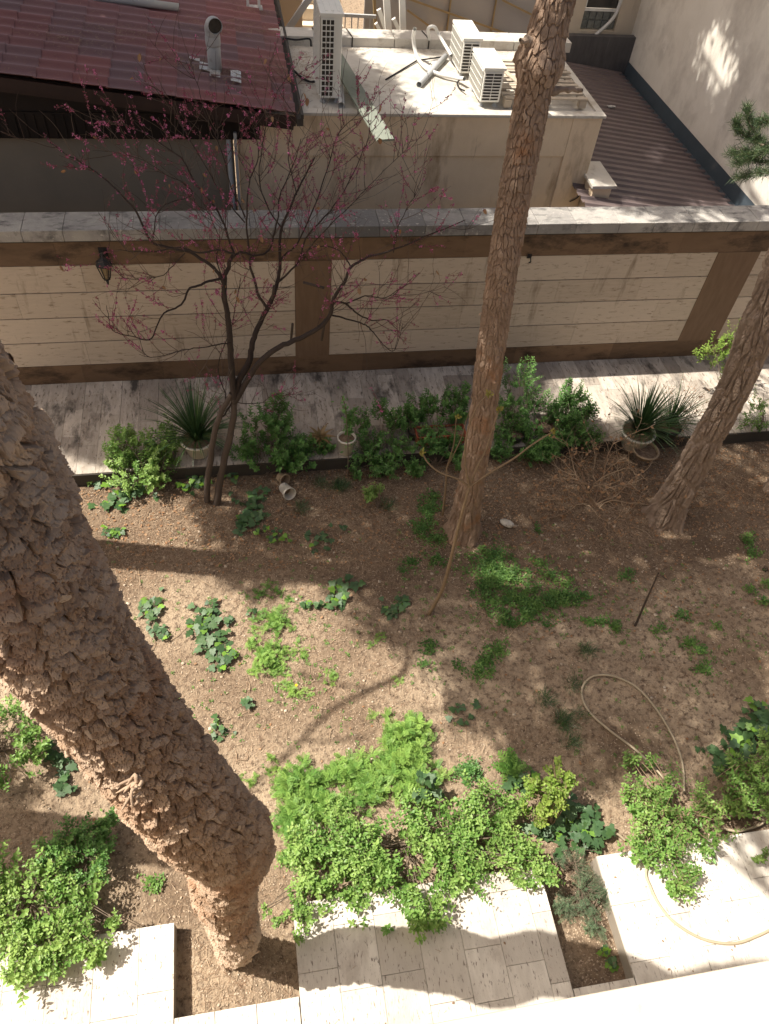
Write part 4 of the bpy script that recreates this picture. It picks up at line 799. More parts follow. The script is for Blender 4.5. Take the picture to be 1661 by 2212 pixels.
# ---------------------------------------------------------------- redbud
t = thing('redbud_tree', 'multi stemmed redbud with dark bare twigs and magenta blossom before the wall', 'tree', G(465, 1090, 0))
TR = [  # (stations px, y start, y end, r start, r end)
    ([(466, 1096), (476, 1030), (490, 960), (502, 900), (504, 860)], 6.38, 6.5, .05, .042),
    ([(447, 1083), (449, 1010), (462, 940), (478, 890), (500, 850)], 6.42, 6.5, .042, .036),
    ([(504, 860), (500, 800), (498, 740), (494, 690), (487, 650), (484, 610), (492, 580), (506, 548)], 6.5, 6.75, .04, .022),
    ([(504, 862), (520, 815), (540, 775), (548, 735), (560, 700), (585, 650), (600, 610), (608, 560), (612, 500), (640, 420), (680, 340)], 6.5, 7.0, .042, .008),
    ([(504, 868), (528, 840), (560, 790), (600, 755), (650, 735), (700, 705), (716, 680), (722, 650), (745, 615), (760, 580), (790, 560), (850, 545), (930, 510), (1005, 475)], 6.5, 6.7, .038, .005),
    ([(575, 665), (558, 640), (545, 590), (538, 545), (530, 480), (535, 400), (555, 330), (545, 270)], 6.8, 7.2, .022, .004),
    ([(487, 650), (475, 600), (445, 570), (400, 545), (360, 535), (330, 520), (290, 450), (240, 400), (180, 355), (120, 320), (95, 290)], 6.65, 6.9, .026, .003),
    ([(476, 600), (440, 610), (410, 625), (390, 660), (355, 680), (330, 730), (290, 725), (245, 710), (230, 660)], 6.65, 6.3, .018, .003),
    ([(506, 548), (495, 500), (470, 450), (430, 400), (390, 340), (330, 300), (270, 270), (235, 262)], 6.8, 7.2, .016, .003),
    ([(506, 548), (470, 540), (430, 545), (390, 535), (340, 545), (290, 545), (255, 540)], 6.75, 6.5, .016, .003),
    ([(498, 560), (520, 540), (550, 545), (580, 530), (590, 480), (600, 420), (630, 360), (650, 300)], 6.75, 7.1, .018, .004),
    ([(600, 610), (640, 570), (660, 520), (700, 470), (740, 420), (770, 360), (795, 300), (800, 260)], 6.85, 7.2, .015, .003),
    ([(608, 560), (650, 510), (690, 420), (715, 330), (735, 280), (780, 240)], 6.9, 7.3, .013, .003),
    ([(722, 650), (745, 655), (775, 680), (800, 690), (835, 690), (865, 720)], 6.6, 6.4, .018, .003),
    ([(716, 680), (760, 690), (790, 700), (810, 720), (850, 760), (870, 700)], 6.6, 6.3, .014, .003),
    ([(745, 655), (790, 640), (830, 645), (870, 620), (905, 590)], 6.6, 6.6, .011, .002),
    ([(760, 580), (735, 545), (700, 530), (665, 540), (640, 570)], 6.65, 6.9, .01, .003),
    ([(500, 740), (440, 750), (390, 760), (340, 770), (300, 765)], 6.55, 6.3, .010, .002),
    ([(530, 480), (490, 430), (450, 370), (400, 280), (370, 220), (340, 165)], 7.0, 7.3, .010, .002),
    ([(530, 470), (500, 400), (485, 330), (450, 250), (430, 180), (400, 130)], 7.0, 7.3, .010, .002),
    ([(612, 500), (570, 430), (560, 360), (575, 270), (600, 200), (628, 160)], 6.95, 7.3, .010, .002),
    ([(640, 420), (620, 330), (640, 260), (655, 200)], 6.95, 7.2, .008, .002),
    ([(850, 545), (860, 500), (880, 450), (900, 420), (920, 385)], 6.7, 6.8, .007, .002),
    ([(640, 570), (700, 500), (770, 430), (830, 370), (890, 310)], 6.9, 7.1, .009, .002),
    ([(330, 520), (350, 450), (420, 420), (350, 370), (300, 340), (250, 330), (200, 325)], 6.9, 7.0, .008, .002),
    ([(400, 545), (350, 590), (300, 600), (250, 600)], 6.75, 6.5, .007, .002),
    ([(484, 610), (470, 560), (478, 520), (455, 470), (440, 440)], 6.7, 6.9, .009, .003),
    ([(500, 870), (480, 900), (485, 850), (470, 790), (500, 700), (520, 600)], 6.48, 6.8, .012, .004),
    ([(504, 868), (560, 870), (600, 850), (640, 860)], 6.5, 6.2, .008, .002)]
g = Geo(); TW = []
for k, (pp, ya, yb, ra, rb) in enumerate(TR):
    P_ = smooth(wy(pp, ya, yb), 6); n = len(P_); jit = np.cumsum(rng.normal(0, .004, (n, 3)), 0); jit -= np.linspace(0, 1, n)[:, None] * jit[-1]; P_ = P_ + jit
    ra *= .74 if k > 4 else .95; rb *= .8
    g.tube(P_, np.linspace(ra, rb, n), 7 if ra > .015 else 5, t=.6 if k < 2 else rng.uniform(0, .3)); TW.append((P_, ra, rb))
for (a, b) in (((587, 655), (592, 618)), ((695, 735), (702, 690)), ((628, 740), (632, 700)), ((655, 610), (700, 622))): g.tube([WY(*a, 6.8), WY(*b, 6.7)], .014, 6)
g.obj('trunk', mt_redbark, t)
gt = Geo(); fp = []; fw = []
def twig(p, d, L, r, depth):
    n = max(4, int(L / .035)); P_ = [p]; d = nrm(d)
    for i in range(n):
        d = nrm(d + rng.normal(0, .085, 3) + np.array([0, 0, .045 if depth < 2 else .02])); P_.append(P_[-1] + d * L / n)
    P_ = np.array(P_); gt.tube(P_, np.linspace(r, max(.0012, r * .35), n + 1), 3, t=rng.uniform(0, .9), cap=False)
    if depth > 0 or r < .004: fp.append(P_); fw.append(L)
    if depth < 2:
        for _ in range(rng.integers(1, 4) if depth == 0 else rng.integers(0, 3)):
            i = rng.integers(1, n); a = nrm(np.cross(d, rdir(1)[0])); twig(P_[i], nrm(d * .8 + a * .75), L * rng.uniform(.35, .7), r * .65, depth + 1)
for k, (P_, ra, rb) in enumerate(TW):
    if k < 2: continue
    L = np.linalg.norm(np.diff(P_, axis=0), axis=1).sum(); n = int(L * (12 if ra < .012 else 8))
    for _ in range(n):
        i = rng.integers(int(len(P_) * (.35 if ra > .03 else .12)), len(P_) - 1); d = nrm(P_[i + 1] - P_[i]); a = nrm(np.cross(d, rdir(1)[0])); a = a * np.array([1, .55, 1])
        twig(P_[i], nrm(d * rng.uniform(.2, .9) + a * .85 + np.array([0, 0, .25 if P_[i][2] > 2.2 else .05])), rng.uniform(.2, .7), .0036, 0 if rng.uniform() < .55 else 1)
    fp.append(P_[int(len(P_) * .55):]); fw.append(L)
gt.obj('twigs', mt_redtwig, t, True)
gf = Geo(); PF = []; 
for P_ in fp:
    hi = 1.0 if P_[-1][2] > 2.35 else .42
    if rng.uniform() > .5 * hi + .02: continue
    m_ = max(2, int(np.linalg.norm(P_[-1] - P_[0]) / .026 * rng.uniform(.5, 1.15))); idx = rng.uniform(.25, 1, m_) * (len(P_) - 1.001); i0 = idx.astype(int); PF.append(P_[i0] + (P_[np.minimum(i0 + 1, len(P_) - 1)] - P_[i0]) * (idx - i0)[:, None])
PF = np.concatenate(PF); clus = fbm(PF[:, 0] * 5, PF[:, 2] * 5, 2, s=4); dark = np.where(rng.uniform(0, 1, len(PF)) < .58 + .3 * (clus < .45), rng.uniform(.6, 1, len(PF)), rng.uniform(0, .3, len(PF)))
for k in range(5):
    kk = rng.uniform(0, 1, len(PF)) < .9; q = PF[kk] + rng.normal(0, .0055, (kk.sum(), 3)); scatter(gf, LEAFR, q, rdir(len(q)), rdir(len(q)), rng.uniform(.010, .019, len(q)) * np.where(dark[kk] > .5, .85, 1.2), np.clip(dark[kk] + rng.uniform(-.1, .1, len(q)), 0, 1))
gf.obj('blossom', mt_flower, t)
sel = np.array([P_[-1] for P_ in fp])[rng.choice(len(fp), 46, replace=False)]
for q in sel: g = Geo(); scatter(g, LEAF, q[None], rdir(1, -1, -.6), rdir(1), rng.uniform(.045, .08, 1), rng.uniform(0, .6, 1)); g.obj('dry_pod', mt_deadleaf, t)
# ---------------------------------------------------------------- saplings
def sapling(label, stem, ya, yb, r0, brs, buds=True):
    P_ = smooth(wy(stem, ya, yb), 6); t = thing('sapling', label, 'sapling', P_[0], 'young saplings in the bed'); g = Geo(); g.tube(P_, np.linspace(r0, r0 * .6, len(P_)), 8, t=.5)
    gb = Geo()
    for pp, y2 in brs:
        Q = smooth([P_[-1]] + [WY(px, py, yb + (y2 - yb) * (i + 1) / len(pp)) for i, (px, py) in enumerate(pp)], 6); g.tube(Q, np.linspace(r0 * .5, r0 * .28, len(Q)), 7)
        n = 26; scatter(gb, LEAFR, Q[-1] + rng.normal(0, .012, (n, 3)), nrm(rdir(n) + (0, 0, .4)), rdir(n), rng.uniform(.02, .038, n), rng.uniform(0, .9, n)); gb.obj('bud', mt_bud, t); gb = Geo()
    g.obj('stem', mt_hosebark, t); return t
mt_hosebark = M('smooth_tan_bark', (.26, .185, .115), (.2, .14, .085), 12, (1, 1, 3), rough=.8, bump=.2)
sapling('tall tan sapling in front of the middle pine with yellow bud tips on five arms', [(925, 1328), (952, 1280), (968, 1230), (985, 1160), (1000, 1100), (1014, 1052)], 4.5, 4.75, .024,
        [([(990, 1035), (950, 1020), (925, 1000), (912, 978)], 4.9), ([(1005, 1000), (1008, 940), (1030, 880), (1055, 850)], 4.9), ([(1028, 1015), (1050, 970), (1066, 920), (1078, 885)], 5.0), ([(1060, 1020), (1110, 990), (1150, 960), (1195, 932)], 4.8)])
sapling('thin twin stemmed sapling left of the middle pine trunk', [(956, 1112), (962, 1060), (965, 1010)], 5.75, 5.8, .016, [([(980, 960), (985, 910), (988, 900)], 5.8), ([(995, 950), (1010, 900), (1025, 860)], 5.9)])
# ================================================================ POTS
def pot(label, base, r1, r2, h, mat, rim=.012, soil=True, name='flower_pot', group='pots standing along the path edge', lip=.03):
    base = np.asarray(base, float); t = thing(name, label, 'pot', base, group); g = Geo()
    lathe(g, base, [(0, .002), (r1 * .9, 0.002), (r1, .01), (r2 - .004, h - lip), (r2 + rim, h - lip + .003), (r2 + rim + .002, h - .004), (r2 + rim - .004, h), (r2 - .008, h), (r2 - .012, h - .03), (r2 - .016, h - .05)], 28); g.obj('shell', mat, t, True)
    if soil:
        g = Geo(); lathe(g, base, [(r2 - .013, h - .035), (r2 * .5, h - .026), (0, h - .024)], 20); g.obj('potting_soil', mt_potsoil, t)
    return t
def strap(parent_label, base, n, L, tiltr=(.2, 1.25), w=.009, name='grass_plant', mat=None, cat='plant', group=None, lean=(0, 0, 0)):
    base = np.asarray(base, float); t = thing(name, parent_label, cat, base, group); g = Geo(); K = 9; s_ = np.linspace(0, 1, K)
    a = rng.uniform(0, 2 * math.pi, n); tl = rng.uniform(*tiltr, n) ** 1.0; ll = L * rng.uniform(.55, 1.1, n); V = []; T_ = []
    for i in range(n):
        h_ = np.array([math.cos(a[i]), math.sin(a[i]), 0]); ang = tl[i] * .55 + s_ * tl[i] * .9; dz = np.cos(ang); dr = np.sin(ang); P_ = np.concatenate([[np.zeros(3)], np.cumsum(np.stack([h_[0] * dr, h_[1] * dr, dz], 1) * ll[i] / K, 0)[:-1]]) + base + h_ * .03 + np.outer(s_, lean) * L
        sd = np.array([-h_[1], h_[0], 0]); ww = w * (1 - s_ ** 2.5 * .93)[:, None] * .5; V.append(np.stack([P_ + sd * ww, P_ - sd * ww + np.array([0, 0, -.001])], 1).reshape(-1, 3)); T_.append(np.full(2 * K, rng.uniform(0, .75) if rng.uniform() > .08 else 1))
    F = np.concatenate([[(i * 2 * K + 2 * k, i * 2 * K + 2 * k + 1, i * 2 * K + 2 * k + 3, i * 2 * K + 2 * k + 2) for k in range(K - 1)] for i in range(n)])
    g.add(np.concatenate(V), F, np.concatenate(T_), True); g.obj('leaves', mat or mt_grass, t); return t
b = G(430, 978, ZP); pot('wide white pot of dark strap grass beside the redbud stems', b, .13, .2, .27, mt_pot, .015)
strap('dark green strap leaved plant in the white pot left of the redbud', b + (0, 0, .24), 300, .92, (.05, 1.5), .013, group='strap leaved plants in pots')
b = G(692, 958, ZP); pot('small black pot holding a bronze rosette plant', b, .055, .075, .12, mt_potdk, .006)
g = Geo(); tt = thing('bromeliad', 'bronze and green rosette plant in a small black pot on the path', 'plant', b + (0, 0, .1)); n = 26; a = np.arange(n) * 2.4; el = np.linspace(1.25, .15, n); d = np.stack([np.cos(a) * np.cos(el), np.sin(a) * np.cos(el), np.sin(el)], 1)
scatter(g, tpl_blade(6, .24, .5), np.tile(b + (0, 0, .11), (n, 1)), d, np.tile([0, 0, 1.], (n, 1)) + rng.normal(0, .05, (n, 3)), rng.uniform(.16, .24, n), rng.uniform(0, 1, n)); g.obj('leaves', mt_brom, tt)
b = G(747, 975, ZP); pot('round white pot with a tall thin seedling, right of the bronze rosette', b, .1, .115, .27, mt_pot, .006)
cpt = b + (0, 0, .25)
g = Geo(); tt = thing('potted_seedling', 'thin light green seedling rising from the round white pot', 'plant', cpt); gl = Geo()
for k in range(3):
    P_ = smooth([cpt + rng.normal(0, .02, 3) * (1, 1, 0), cpt + np.array([rng.uniform(-.07, .07), rng.uniform(-.02, .05), .2]), cpt + np.array([rng.uniform(-.15, .12), .05, rng.uniform(.35, .5)])], 8); g.tube(P_, .003, 4, cap=False)
    q = P_[3:]; n = len(q) * 5; q = np.repeat(q, 5, 0); scatter(gl, LEAFR, q, nrm(rdir(n) * (1, 1, .4)), nrm(rdir(n) * .4 + (0, 0, 1)), rng.uniform(.03, .055, n), rng.uniform(.2, .8, n))
g.obj('stems', mt_twig, tt, True); gl.obj('foliage', mt_leafm, tt)
b = G(948, 950, ZP); tt = thing('planter_box', 'long terracotta planter box half hidden by green shoots on the path', 'planter', b, 'pots standing along the path edge')
g = Geo(); hw, hd, hh = .33, .1, .17
g.box(b[0] - hw, b[0] + hw, b[1] - hd, b[1] - hd + .012, ZP, ZP + hh); g.box(b[0] - hw, b[0] + hw, b[1] + hd - .012, b[1] + hd, ZP, ZP + hh); g.box(b[0] - hw, b[0] - hw + .012, b[1] - hd + .0125, b[1] + hd - .0125, ZP, ZP + hh); g.box(b[0] + hw - .012, b[0] + hw, b[1] - hd + .0125, b[1] + hd - .0125, ZP, ZP + hh)
for (x0, x1, y0, y1) in ((-hw - .012, hw + .012, -hd - .012, -hd + .006), (-hw - .012, hw + .012, hd - .006, hd + .012), (-hw - .012, -hw + .006, -hd + .0065, hd - .0065), (hw - .006, hw + .012, -hd + .0065, hd - .0065)): g.box(b[0] + x0, b[0] + x1, b[1] + y0, b[1] + y1, ZP + hh - .025, ZP + hh + .004)
g.obj('shell', mt_terra, tt, bevel=.004); g = Geo(); g.box(b[0] - hw + .013, b[0] + hw - .013, b[1] - hd + .013, b[1] + hd - .013, ZP + .02, ZP + hh - .02); g.obj('potting_soil', mt_potsoil, tt)
b = G(893, 945, ZP); pot('dark pot crowded with green shoots left of the terracotta planter', b, .07, .085, .14, mt_potdk, .006)
b = G(1172, 935, ZP); pot('brown clay pot among green shoots right of the middle pine', b, .1, .12, .14, mt_brownpot, .008)
b = G(1110, 948, ZP); pot('low dark pot just right of the middle pine trunk', b, .1, .12, .12, mt_potdk, .008)
b = G(1365, 962, ZP); pot('large cream pot of strap leaves behind the dead shrub', b, .15, .22, .28, mt_pot, .018)
strap('big dark strap leaved plant in the large cream pot', b + (0, 0, .25), 330, .86, (.05, 1.35), .014, group='strap leaved plants in pots')
b = G(1392, 968, ZP) + (.12, -.03, 0); pot('low ochre bowl pot touching the large cream pot', b - (.2, .12, 0), .11, .17, .13, mt_beige, .012)
b = G(1432, 945, ZP); pot('dark pot of sparse strap leaves next to the large cream pot', b, .13, .17, .24, mt_potdk, .01)
strap('thinner sparse strap leaved plant in the dark pot on the right', b + (0, 0, .22), 120, .8, (.05, 1.4), .012, group='strap leaved plants in pots')
# fallen pots on the soil
def fallen(label, c, ax, r, L, mat):
    c = np.asarray(c, float); t = thing('fallen_pot', label, 'pot', c); g = Geo(); lathe(g, c, [(0, .004), (r * .8, 0), (r * .84, .01), (r, L), (r + .008, L), (r + .008, L - .02), (r + .001, L - .022)], 24, axis=ax); o = g.obj('shell', mat, t, True)
    g = Geo(); lathe(g, c, [(r * .78, .03), (r * .8, L * .5), (r * .93, L - .003)], 24, axis=ax); g.obj('inner_face', mat, t, True); g = Geo(); lathe(g, c, [(0, L * .42), (r * .84, L * .4)], 20, axis=ax); g.obj('potting_soil', mt_potsoil, t)
c = G(612, 1052, .06); fallen('white pot lying on its side on the soil right of the redbud', c, (.35, -.9, .3), .078, .2, mt_pot)
c = G(604, 1030, .06); fallen('small brown pot lying behind the fallen white pot', c, (.5, -.7, .25), .07, .12, mt_beige)
sc = G(1095, 1130, .03); bmv = nrm(rdir(260)); t_ = Geo()
th_, ph_ = np.meshgrid(np.linspace(0, 2 * math.pi, 24, endpoint=False), np.linspace(0, math.pi, 14), indexing='ij'); R_ = 1 + .25 * (fbm(th_ * 1.2 + 4, ph_ * 2, 3) - .5)
V = np.stack([sc[0] + .085 * R_ * np.sin(ph_) * np.cos(th_), sc[1] + .065 * R_ * np.sin(ph_) * np.sin(th_) - .03 * np.cos(th_), sc[2] + .04 * R_ * np.cos(ph_)], -1).reshape(-1, 3)
i = np.arange(24)[:, None] * 14; i2 = ((np.arange(24) + 1) % 24)[:, None] * 14; j = np.arange(13)[None]; t_.add(V, np.stack([i + j, i2 + j, i2 + j + 1, i + j + 1], -1).reshape(-1, 4), .5, True)
tag(t_.obj('pale_stone', mt_stone), 'flat white speckled stone on the soil right of the middle pine', 'stone')
# ================================================================ SHRUBS
GR = 'leafy shrubs along the path edge'
shrub('shrub', 'sunlit bright green shrub at the left end of the bed edge', 'shrub', [(300, 1010, 70, .3, .2), (345, 1000, 50, .32, .18), (265, 950, 42, .5, .22), (350, 945, 45, .5, .2), (240, 985, 28, .35, .12)], G(330, 1062, 0), 420, .04, mt_leafb, group=GR, updir=.7)
shrub('shrub', 'dense mid green shrub right of the redbud stems', 'shrub', [(700, 960, 24, .3, .1), (655, 960, 30, .35, .12), (580, 960, 70, .35, .25), (625, 985, 48, .3, .15), (560, 905, 50, .6, .25), (600, 900, 40, .6, .2), (540, 960, 40, .4, .2), (640, 985, 30, .3, .1), (600, 860, 25, .8, .1)], G(580, 1020, 0), 600, .04, mt_leafm, group=GR, tint=(0, .5))
shrub('shrub', 'loose green shrub between the round white pot and the terracotta planter', 'shrub', [(860, 960, 40, .3, .18), (820, 880, 26, .6, .15), (770, 1010, 26, .2, .1), (805, 940, 42, .4, .2), (780, 900, 30, .5, .15), (830, 1000, 40, .2, .12), (790, 975, 35, .3, .15), (850, 900, 26, .5, .15)], G(825, 1012, 0), 420, .034, mt_leafm, group=GR, tint=(0, .6))
shrub('shrub', 'green shrub spilling over the terracotta planter left of the middle pine', 'shrub', [(880, 900, 30, .5, .15), (1000, 990, 26, .25, .12), (905, 880, 35, .5, .2), (950, 855, 40, .65, .2), (985, 890, 36, .5, .2), (930, 945, 45, .35, .2), (975, 960, 38, .3, .18), (900, 1005, 32, .18, .1), (1000, 850, 20, .7, .2)], G(940, 1005, 0), 560, .038, mt_leafm, group=GR, tint=(0, .5))
shrub('shrub', 'tall airy green shrub just right of the middle pine', 'shrub', [(1150, 910, 36, .45, .2), (1080, 970, 30, .25, .12), (1190, 880, 26, .55, .2), (1110, 870, 40, .6, .2), (1100, 930, 40, .35, .2), (1130, 800, 34, .9, .25), (1160, 860, 30, .6, .2), (1150, 970, 40, .25, .12), (1090, 800, 20, .9, .2), (1180, 960, 34, .3, .15)], G(1120, 985, 0), 640, .036, mt_leafm, group=GR, tint=(0, .6))
shrub('shrub', 'twiggy green shrub between the brown clay pot and the big strap plant', 'shrub', [(1280, 940, 28, .4, .15), (1190, 970, 30, .25, .12), (1250, 850, 30, .65, .2), (1225, 890, 34, .5, .2), (1250, 930, 34, .4, .2), (1210, 940, 34, .3, .15), (1230, 840, 24, .7, .2), (1270, 880, 24, .55, .15)], G(1230, 975, 0), 430, .034, mt_leafm, group=GR, tint=(0, .6), twl=.2)
shrub('shrub', 'sparse yellow green shrub against the wall beside the right pine', 'shrub', [(1560, 740, 40, 1.0, .25), (1600, 720, 30, 1.1, .25), (1530, 745, 26, 1.0, .15), (1610, 700, 20, 1.2, .15), (1580, 790, 26, .7, .2)], G(1585, 905, ZP), 95, .034, mt_leafy, group=GR, twl=.2, leafprob=.8, ground=.3)
shrub('shrub', 'thin leafy shrub behind the right pine at the picture edge', 'shrub', [(1640, 860, 26, .6, .2), (1655, 900, 26, .5, .15), (1620, 900, 20, .5, .15)], G(1650, 945, 0), 70, .03, mt_leafb, group=GR, leafprob=.7)
shrub('shrub', 'bare twiggy shrub with few dry leaves left of the right pine foot', 'shrub', [(1480, 850, 44, .7, .25), (1450, 880, 34, .6, .2), (1505, 870, 30, .6, .2), (1470, 925, 34, .4, .2)], G(1450, 960, 0), 110, .026, mt_deadleaf, group=GR, twl=.28, gap=.04, leafprob=.35, tw_mat=mt_twig)
shrub('young_shrub', 'single bright young plant on the soil below the round white pot', 'plant', [(812, 1050, 20, .22, .1), (800, 1065, 16, .2, .06)], G(815, 1100, 0), 34, .04, mt_leafb, twl=.12, tint=(.3, .9))
g = Geo(); gl = Geo(); a = G(750, 1030, 0); tt = thing('thin_seedling', 'thin upright seedling with a few leaves in front of the round white pot', 'plant', a); P_ = smooth(wy([(750, 1030), (752, 990), (750, 930), (746, 880), (738, 855)], a[1], a[1] + .1), 6); g.tube(P_, .006, 5); q = np.repeat(P_[8:], 3, 0); n = len(q); scatter(gl, LEAFR, q + rng.normal(0, .03, (n, 3)), nrm(rdir(n) * (1, 1, .4)), nrm(rdir(n) * .4 + (0, 0, 1)), rng.uniform(.03, .05, n), rng.uniform(.2, .8, n)); g.obj('stem', mt_twig, tt); gl.obj('foliage', mt_leafm, tt)
FGR = 'sunlit privet shrubs around the terraces'
shrub('privet_shrub', 'large bright green shrub sprawling over the middle terrace slab', 'shrub',
      [(720, 1800, 80, .3, .14), (820, 1830, 85, .32, .16), (940, 1800, 80, .3, .15), (1050, 1790, 80, .32, .15), (1130, 1850, 62, .35, .14), (880, 1900, 80, .36, .14), (925, 1975, 45, .4, .1), (780, 1890, 70, .33, .14), (670, 1840, 55, .28, .12), (690, 1910, 55, .33, .1), (1050, 1740, 60, .28, .12), (1000, 1870, 70, .35, .14), (1180, 1880, 36, .4, .08), (900, 1740, 40, .25, .1), (1110, 1740, 45, .25, .1)],
      G(880, 1830, 0), 1650, .040, mt_leafb, group=FGR, twl=.17, gap=.03, updir=.55, ground=.08)
shrub('privet_shrub', 'small outlying leafy shoots between the thick pine and the large shrub', 'shrub', [(570, 1970, 16, .3, .05), (600, 1985, 14, .3, .05), (640, 1950, 30, .3, .08), (650, 2020, 18, .3, .06), (660, 1980, 26, .32, .06)], G(680, 1900, 0), 60, .034, mt_leafb, group=FGR, twl=.09)
shrub('privet_shrub', 'bright shrub cut by the left edge beside the thick pine', 'shrub', [(20, 1570, 58, .35, .2), (60, 1620, 40, .3, .15), (20, 1660, 44, .3, .15), (40, 1510, 34, .35, .12), (-50, 1600, 70, .35, .2)], G(0, 1620, 0), 480, .037, mt_leafb, group=FGR, twl=.15, gap=.026, tint=(0, .6))
shrub('privet_shrub', 'pale green shrub hanging over the left terrace slab', 'shrub',
      [(60, 1950, 75, .38, .16), (150, 1930, 62, .36, .16), (170, 2010, 50, .42, .08), (50, 2060, 60, .42, .08), (30, 2100, 44, .44, .06), (110, 2080, 34, .44, .05), (205, 2050, 30, .44, .05), (230, 1990, 26, .4, .06), (-30, 1990, 70, .4, .15), (120, 2030, 60, .42, .1), (100, 1880, 60, .33, .14), (-20, 1900, 60, .35, .1)], G(90, 1900, 0), 820, .041, mt_leafb, group=FGR, twl=.17, gap=.03, ground=.22, tint=(.1, .9))
shrub('privet_shrub', 'shaded darker shrub behind the left terrace shrub', 'shrub', [(190, 1850, 48, .28, .14), (150, 1810, 40, .28, .12), (215, 1790, 26, .25, .1), (120, 1850, 40, .3, .1), (240, 1760, 16, .22, .06)], G(180, 1850, 0), 330, .033, mt_leafm, group=FGR, twl=.14, tint=(0, .6))
shrub('privet_shrub', 'sprawling thinner shrub with pink stems over the right terrace slab', 'shrub',
      [(1430, 1770, 75, .32, .16), (1510, 1740, 60, .3, .15), (1390, 1720, 50, .28, .14), (1460, 1840, 60, .36, .12), (1540, 1800, 55, .35, .12), (1390, 1830, 40, .36, .1), (1480, 1900, 44, .38, .08), (1590, 1720, 40, .3, .12), (1370, 1640, 24, .25, .1), (1410, 1640, 20, .25, .06), (1600, 1660, 44, .28, .14), (1440, 1690, 50, .28, .12)],
      G(1470, 1770, 0), 850, .036, mt_leafb, group=FGR, twl=.19, gap=.03, ground=.1, tint=(0, .6), leafprob=.85, tw_mat=mt_deadtw)
shrub('privet_shrub', 'bright leafy shrub cut by the right edge above the right slab', 'shrub', [(1650, 1640, 40, .4, .16), (1665, 1700, 50, .38, .18), (1640, 1740, 34, .35, .14), (1700, 1620, 60, .4, .2), (1655, 1850, 14, .4, .05)], G(1690, 1700, 0), 380, .034, mt_leafb, group=FGR, twl=.12)
shrub('yellow_leaved_shrub', 'yellow green upright shrub between the large shrub and dark ivy', 'shrub', [(1180, 1720, 46, .42, .2), (1210, 1690, 34, .5, .15), (1160, 1750, 34, .35, .12), (1200, 1650, 18, .6, .08), (1150, 1690, 22, .4, .1)], G(1190, 1790, 0), 120, .042, mt_leafy, twl=.14, gap=.028, tpl=LEAFR, tw_mat=mt_deadtw, tint=(0, .7))
shrub('rosemary_bush', 'grey green needle leaved bush in the planting notch between two slabs', 'shrub', [(1262, 1920, 48, .16, .14), (1290, 1990, 36, .12, .1), (1240, 1870, 40, .18, .12), (1225, 1960, 30, .12, .08), (1300, 1940, 30, .14, .08)], G(1262, 1970, 0), 620, .017, mt_rosem, tpl=tpl_leaf(.16, .05, .1), twl=.1, gap=.007, tint=(0, .8), leafprob=.9)
# feathery weeds round the large shrub and over the bed
weed('tall patch of bright feathery weeds rising above the large shrub', [(870, 1590, 50, 40), (860, 1650, 62, 48), (890, 1700, 50, 30)], mt_frond, 'frond', .095, 1000, (.2, 1), h=.2)
weed('feathery weeds forming the left shoulder of the large shrub', [(740, 1680, 50, 36), (660, 1700, 50, 36), (640, 1760, 34, 40), (800, 1700, 40, 34), (700, 1740, 50, 30), (620, 1700, 30, 30)], mt_frond, 'frond', .09, 900, (.1, .8), h=.13)
weed('darker feathery weeds tucked between large shrub and thick pine', [(625, 1800, 22, 50), (650, 1840, 30, 30)], mt_frond, 'frond', .08, 520, (0, .4), h=.12)
weed('spreading yellow green weeds left of the large shrub', [(600, 1665, 26, 18), (540, 1690, 24, 14), (615, 1690, 30, 14), (585, 1640, 14, 10)], mt_frond, 'frond', .045, 700, (.4, 1), h=.04)
weed('round feathery weed mound, upper of two beside the ivy', [(595, 1345, 40, 26)], mt_frond, 'frond', .065, 900, (0, .6), h=.12)
weed('bright feathery weed mound, lower of two beside the ivy', [(580, 1405, 44, 34), (590, 1440, 36, 24)], mt_frond, 'frond', .065, 900, (.3, 1), h=.12)
weed('yellow green weeds with one yellow flower below the feathery mounds', [(630, 1492, 34, 16), (660, 1500, 20, 10), (612, 1480, 14, 8)], mt_frond, 'frond', .045, 700, (.5, 1), h=.05)
g = Geo(); fl = G(640, 1480, .07); n = 30; scatter(g, LEAFR, np.tile(fl, (n, 1)), nrm(rdir(n, 0, .5)), np.tile([0, 0, 1.], (n, 1)), rng.uniform(.012, .018, n), 0.0); tag(g.obj('yellow_flower', M('yellow_petal', (.75, .55, .02), (.7, .48, .02), 5)), 'single small yellow flower below the feathery mounds', 'flower')
weed('small bright weeds right of the lower feathery mound', [(645, 1410, 24, 14), (660, 1425, 16, 8), (620, 1400, 12, 8)], mt_frond, 'frond', .04, 800, (.3, 1), h=.04)
weed('strip of small green weeds above the feathery mounds', [(560, 1285, 30, 10), (600, 1280, 24, 9), (625, 1295, 22, 10), (575, 1265, 16, 8)], mt_frond, 'frond', .04, 750, (0, .6), h=.04)
weed('isolated yellow green weeds in the middle of the sunlit soil', [(720, 1455, 20, 16), (705, 1475, 14, 8)], mt_frond, 'frond', .04, 700, (.5, 1), h=.04)
weed('small sunlit weeds left of the round ivy by the sapling foot', [(815, 1378, 18, 14), (800, 1395, 14, 8)], mt_frond, 'frond', .038, 700, (.3, 1), h=.03)
weed('small bright weed above the tall feathery patch', [(862, 1470, 16, 9)], mt_frond, 'frond', .038, 800, (.5, 1), h=.03)
weed('grey green bushy weed right of the tall feathery patch', [(1010, 1672, 26, 26)], mt_leafm, 'round', .028, 2200, (0, .6), h=.14)
weed('dandelion like weed with long toothed leaves beside the yellow leaved shrub', [(1105, 1665, 12, 10)], mt_frond, 'frond', .2, 900, (0, .4), h=.03)
LW = 'low green weeds on the shaded soil'
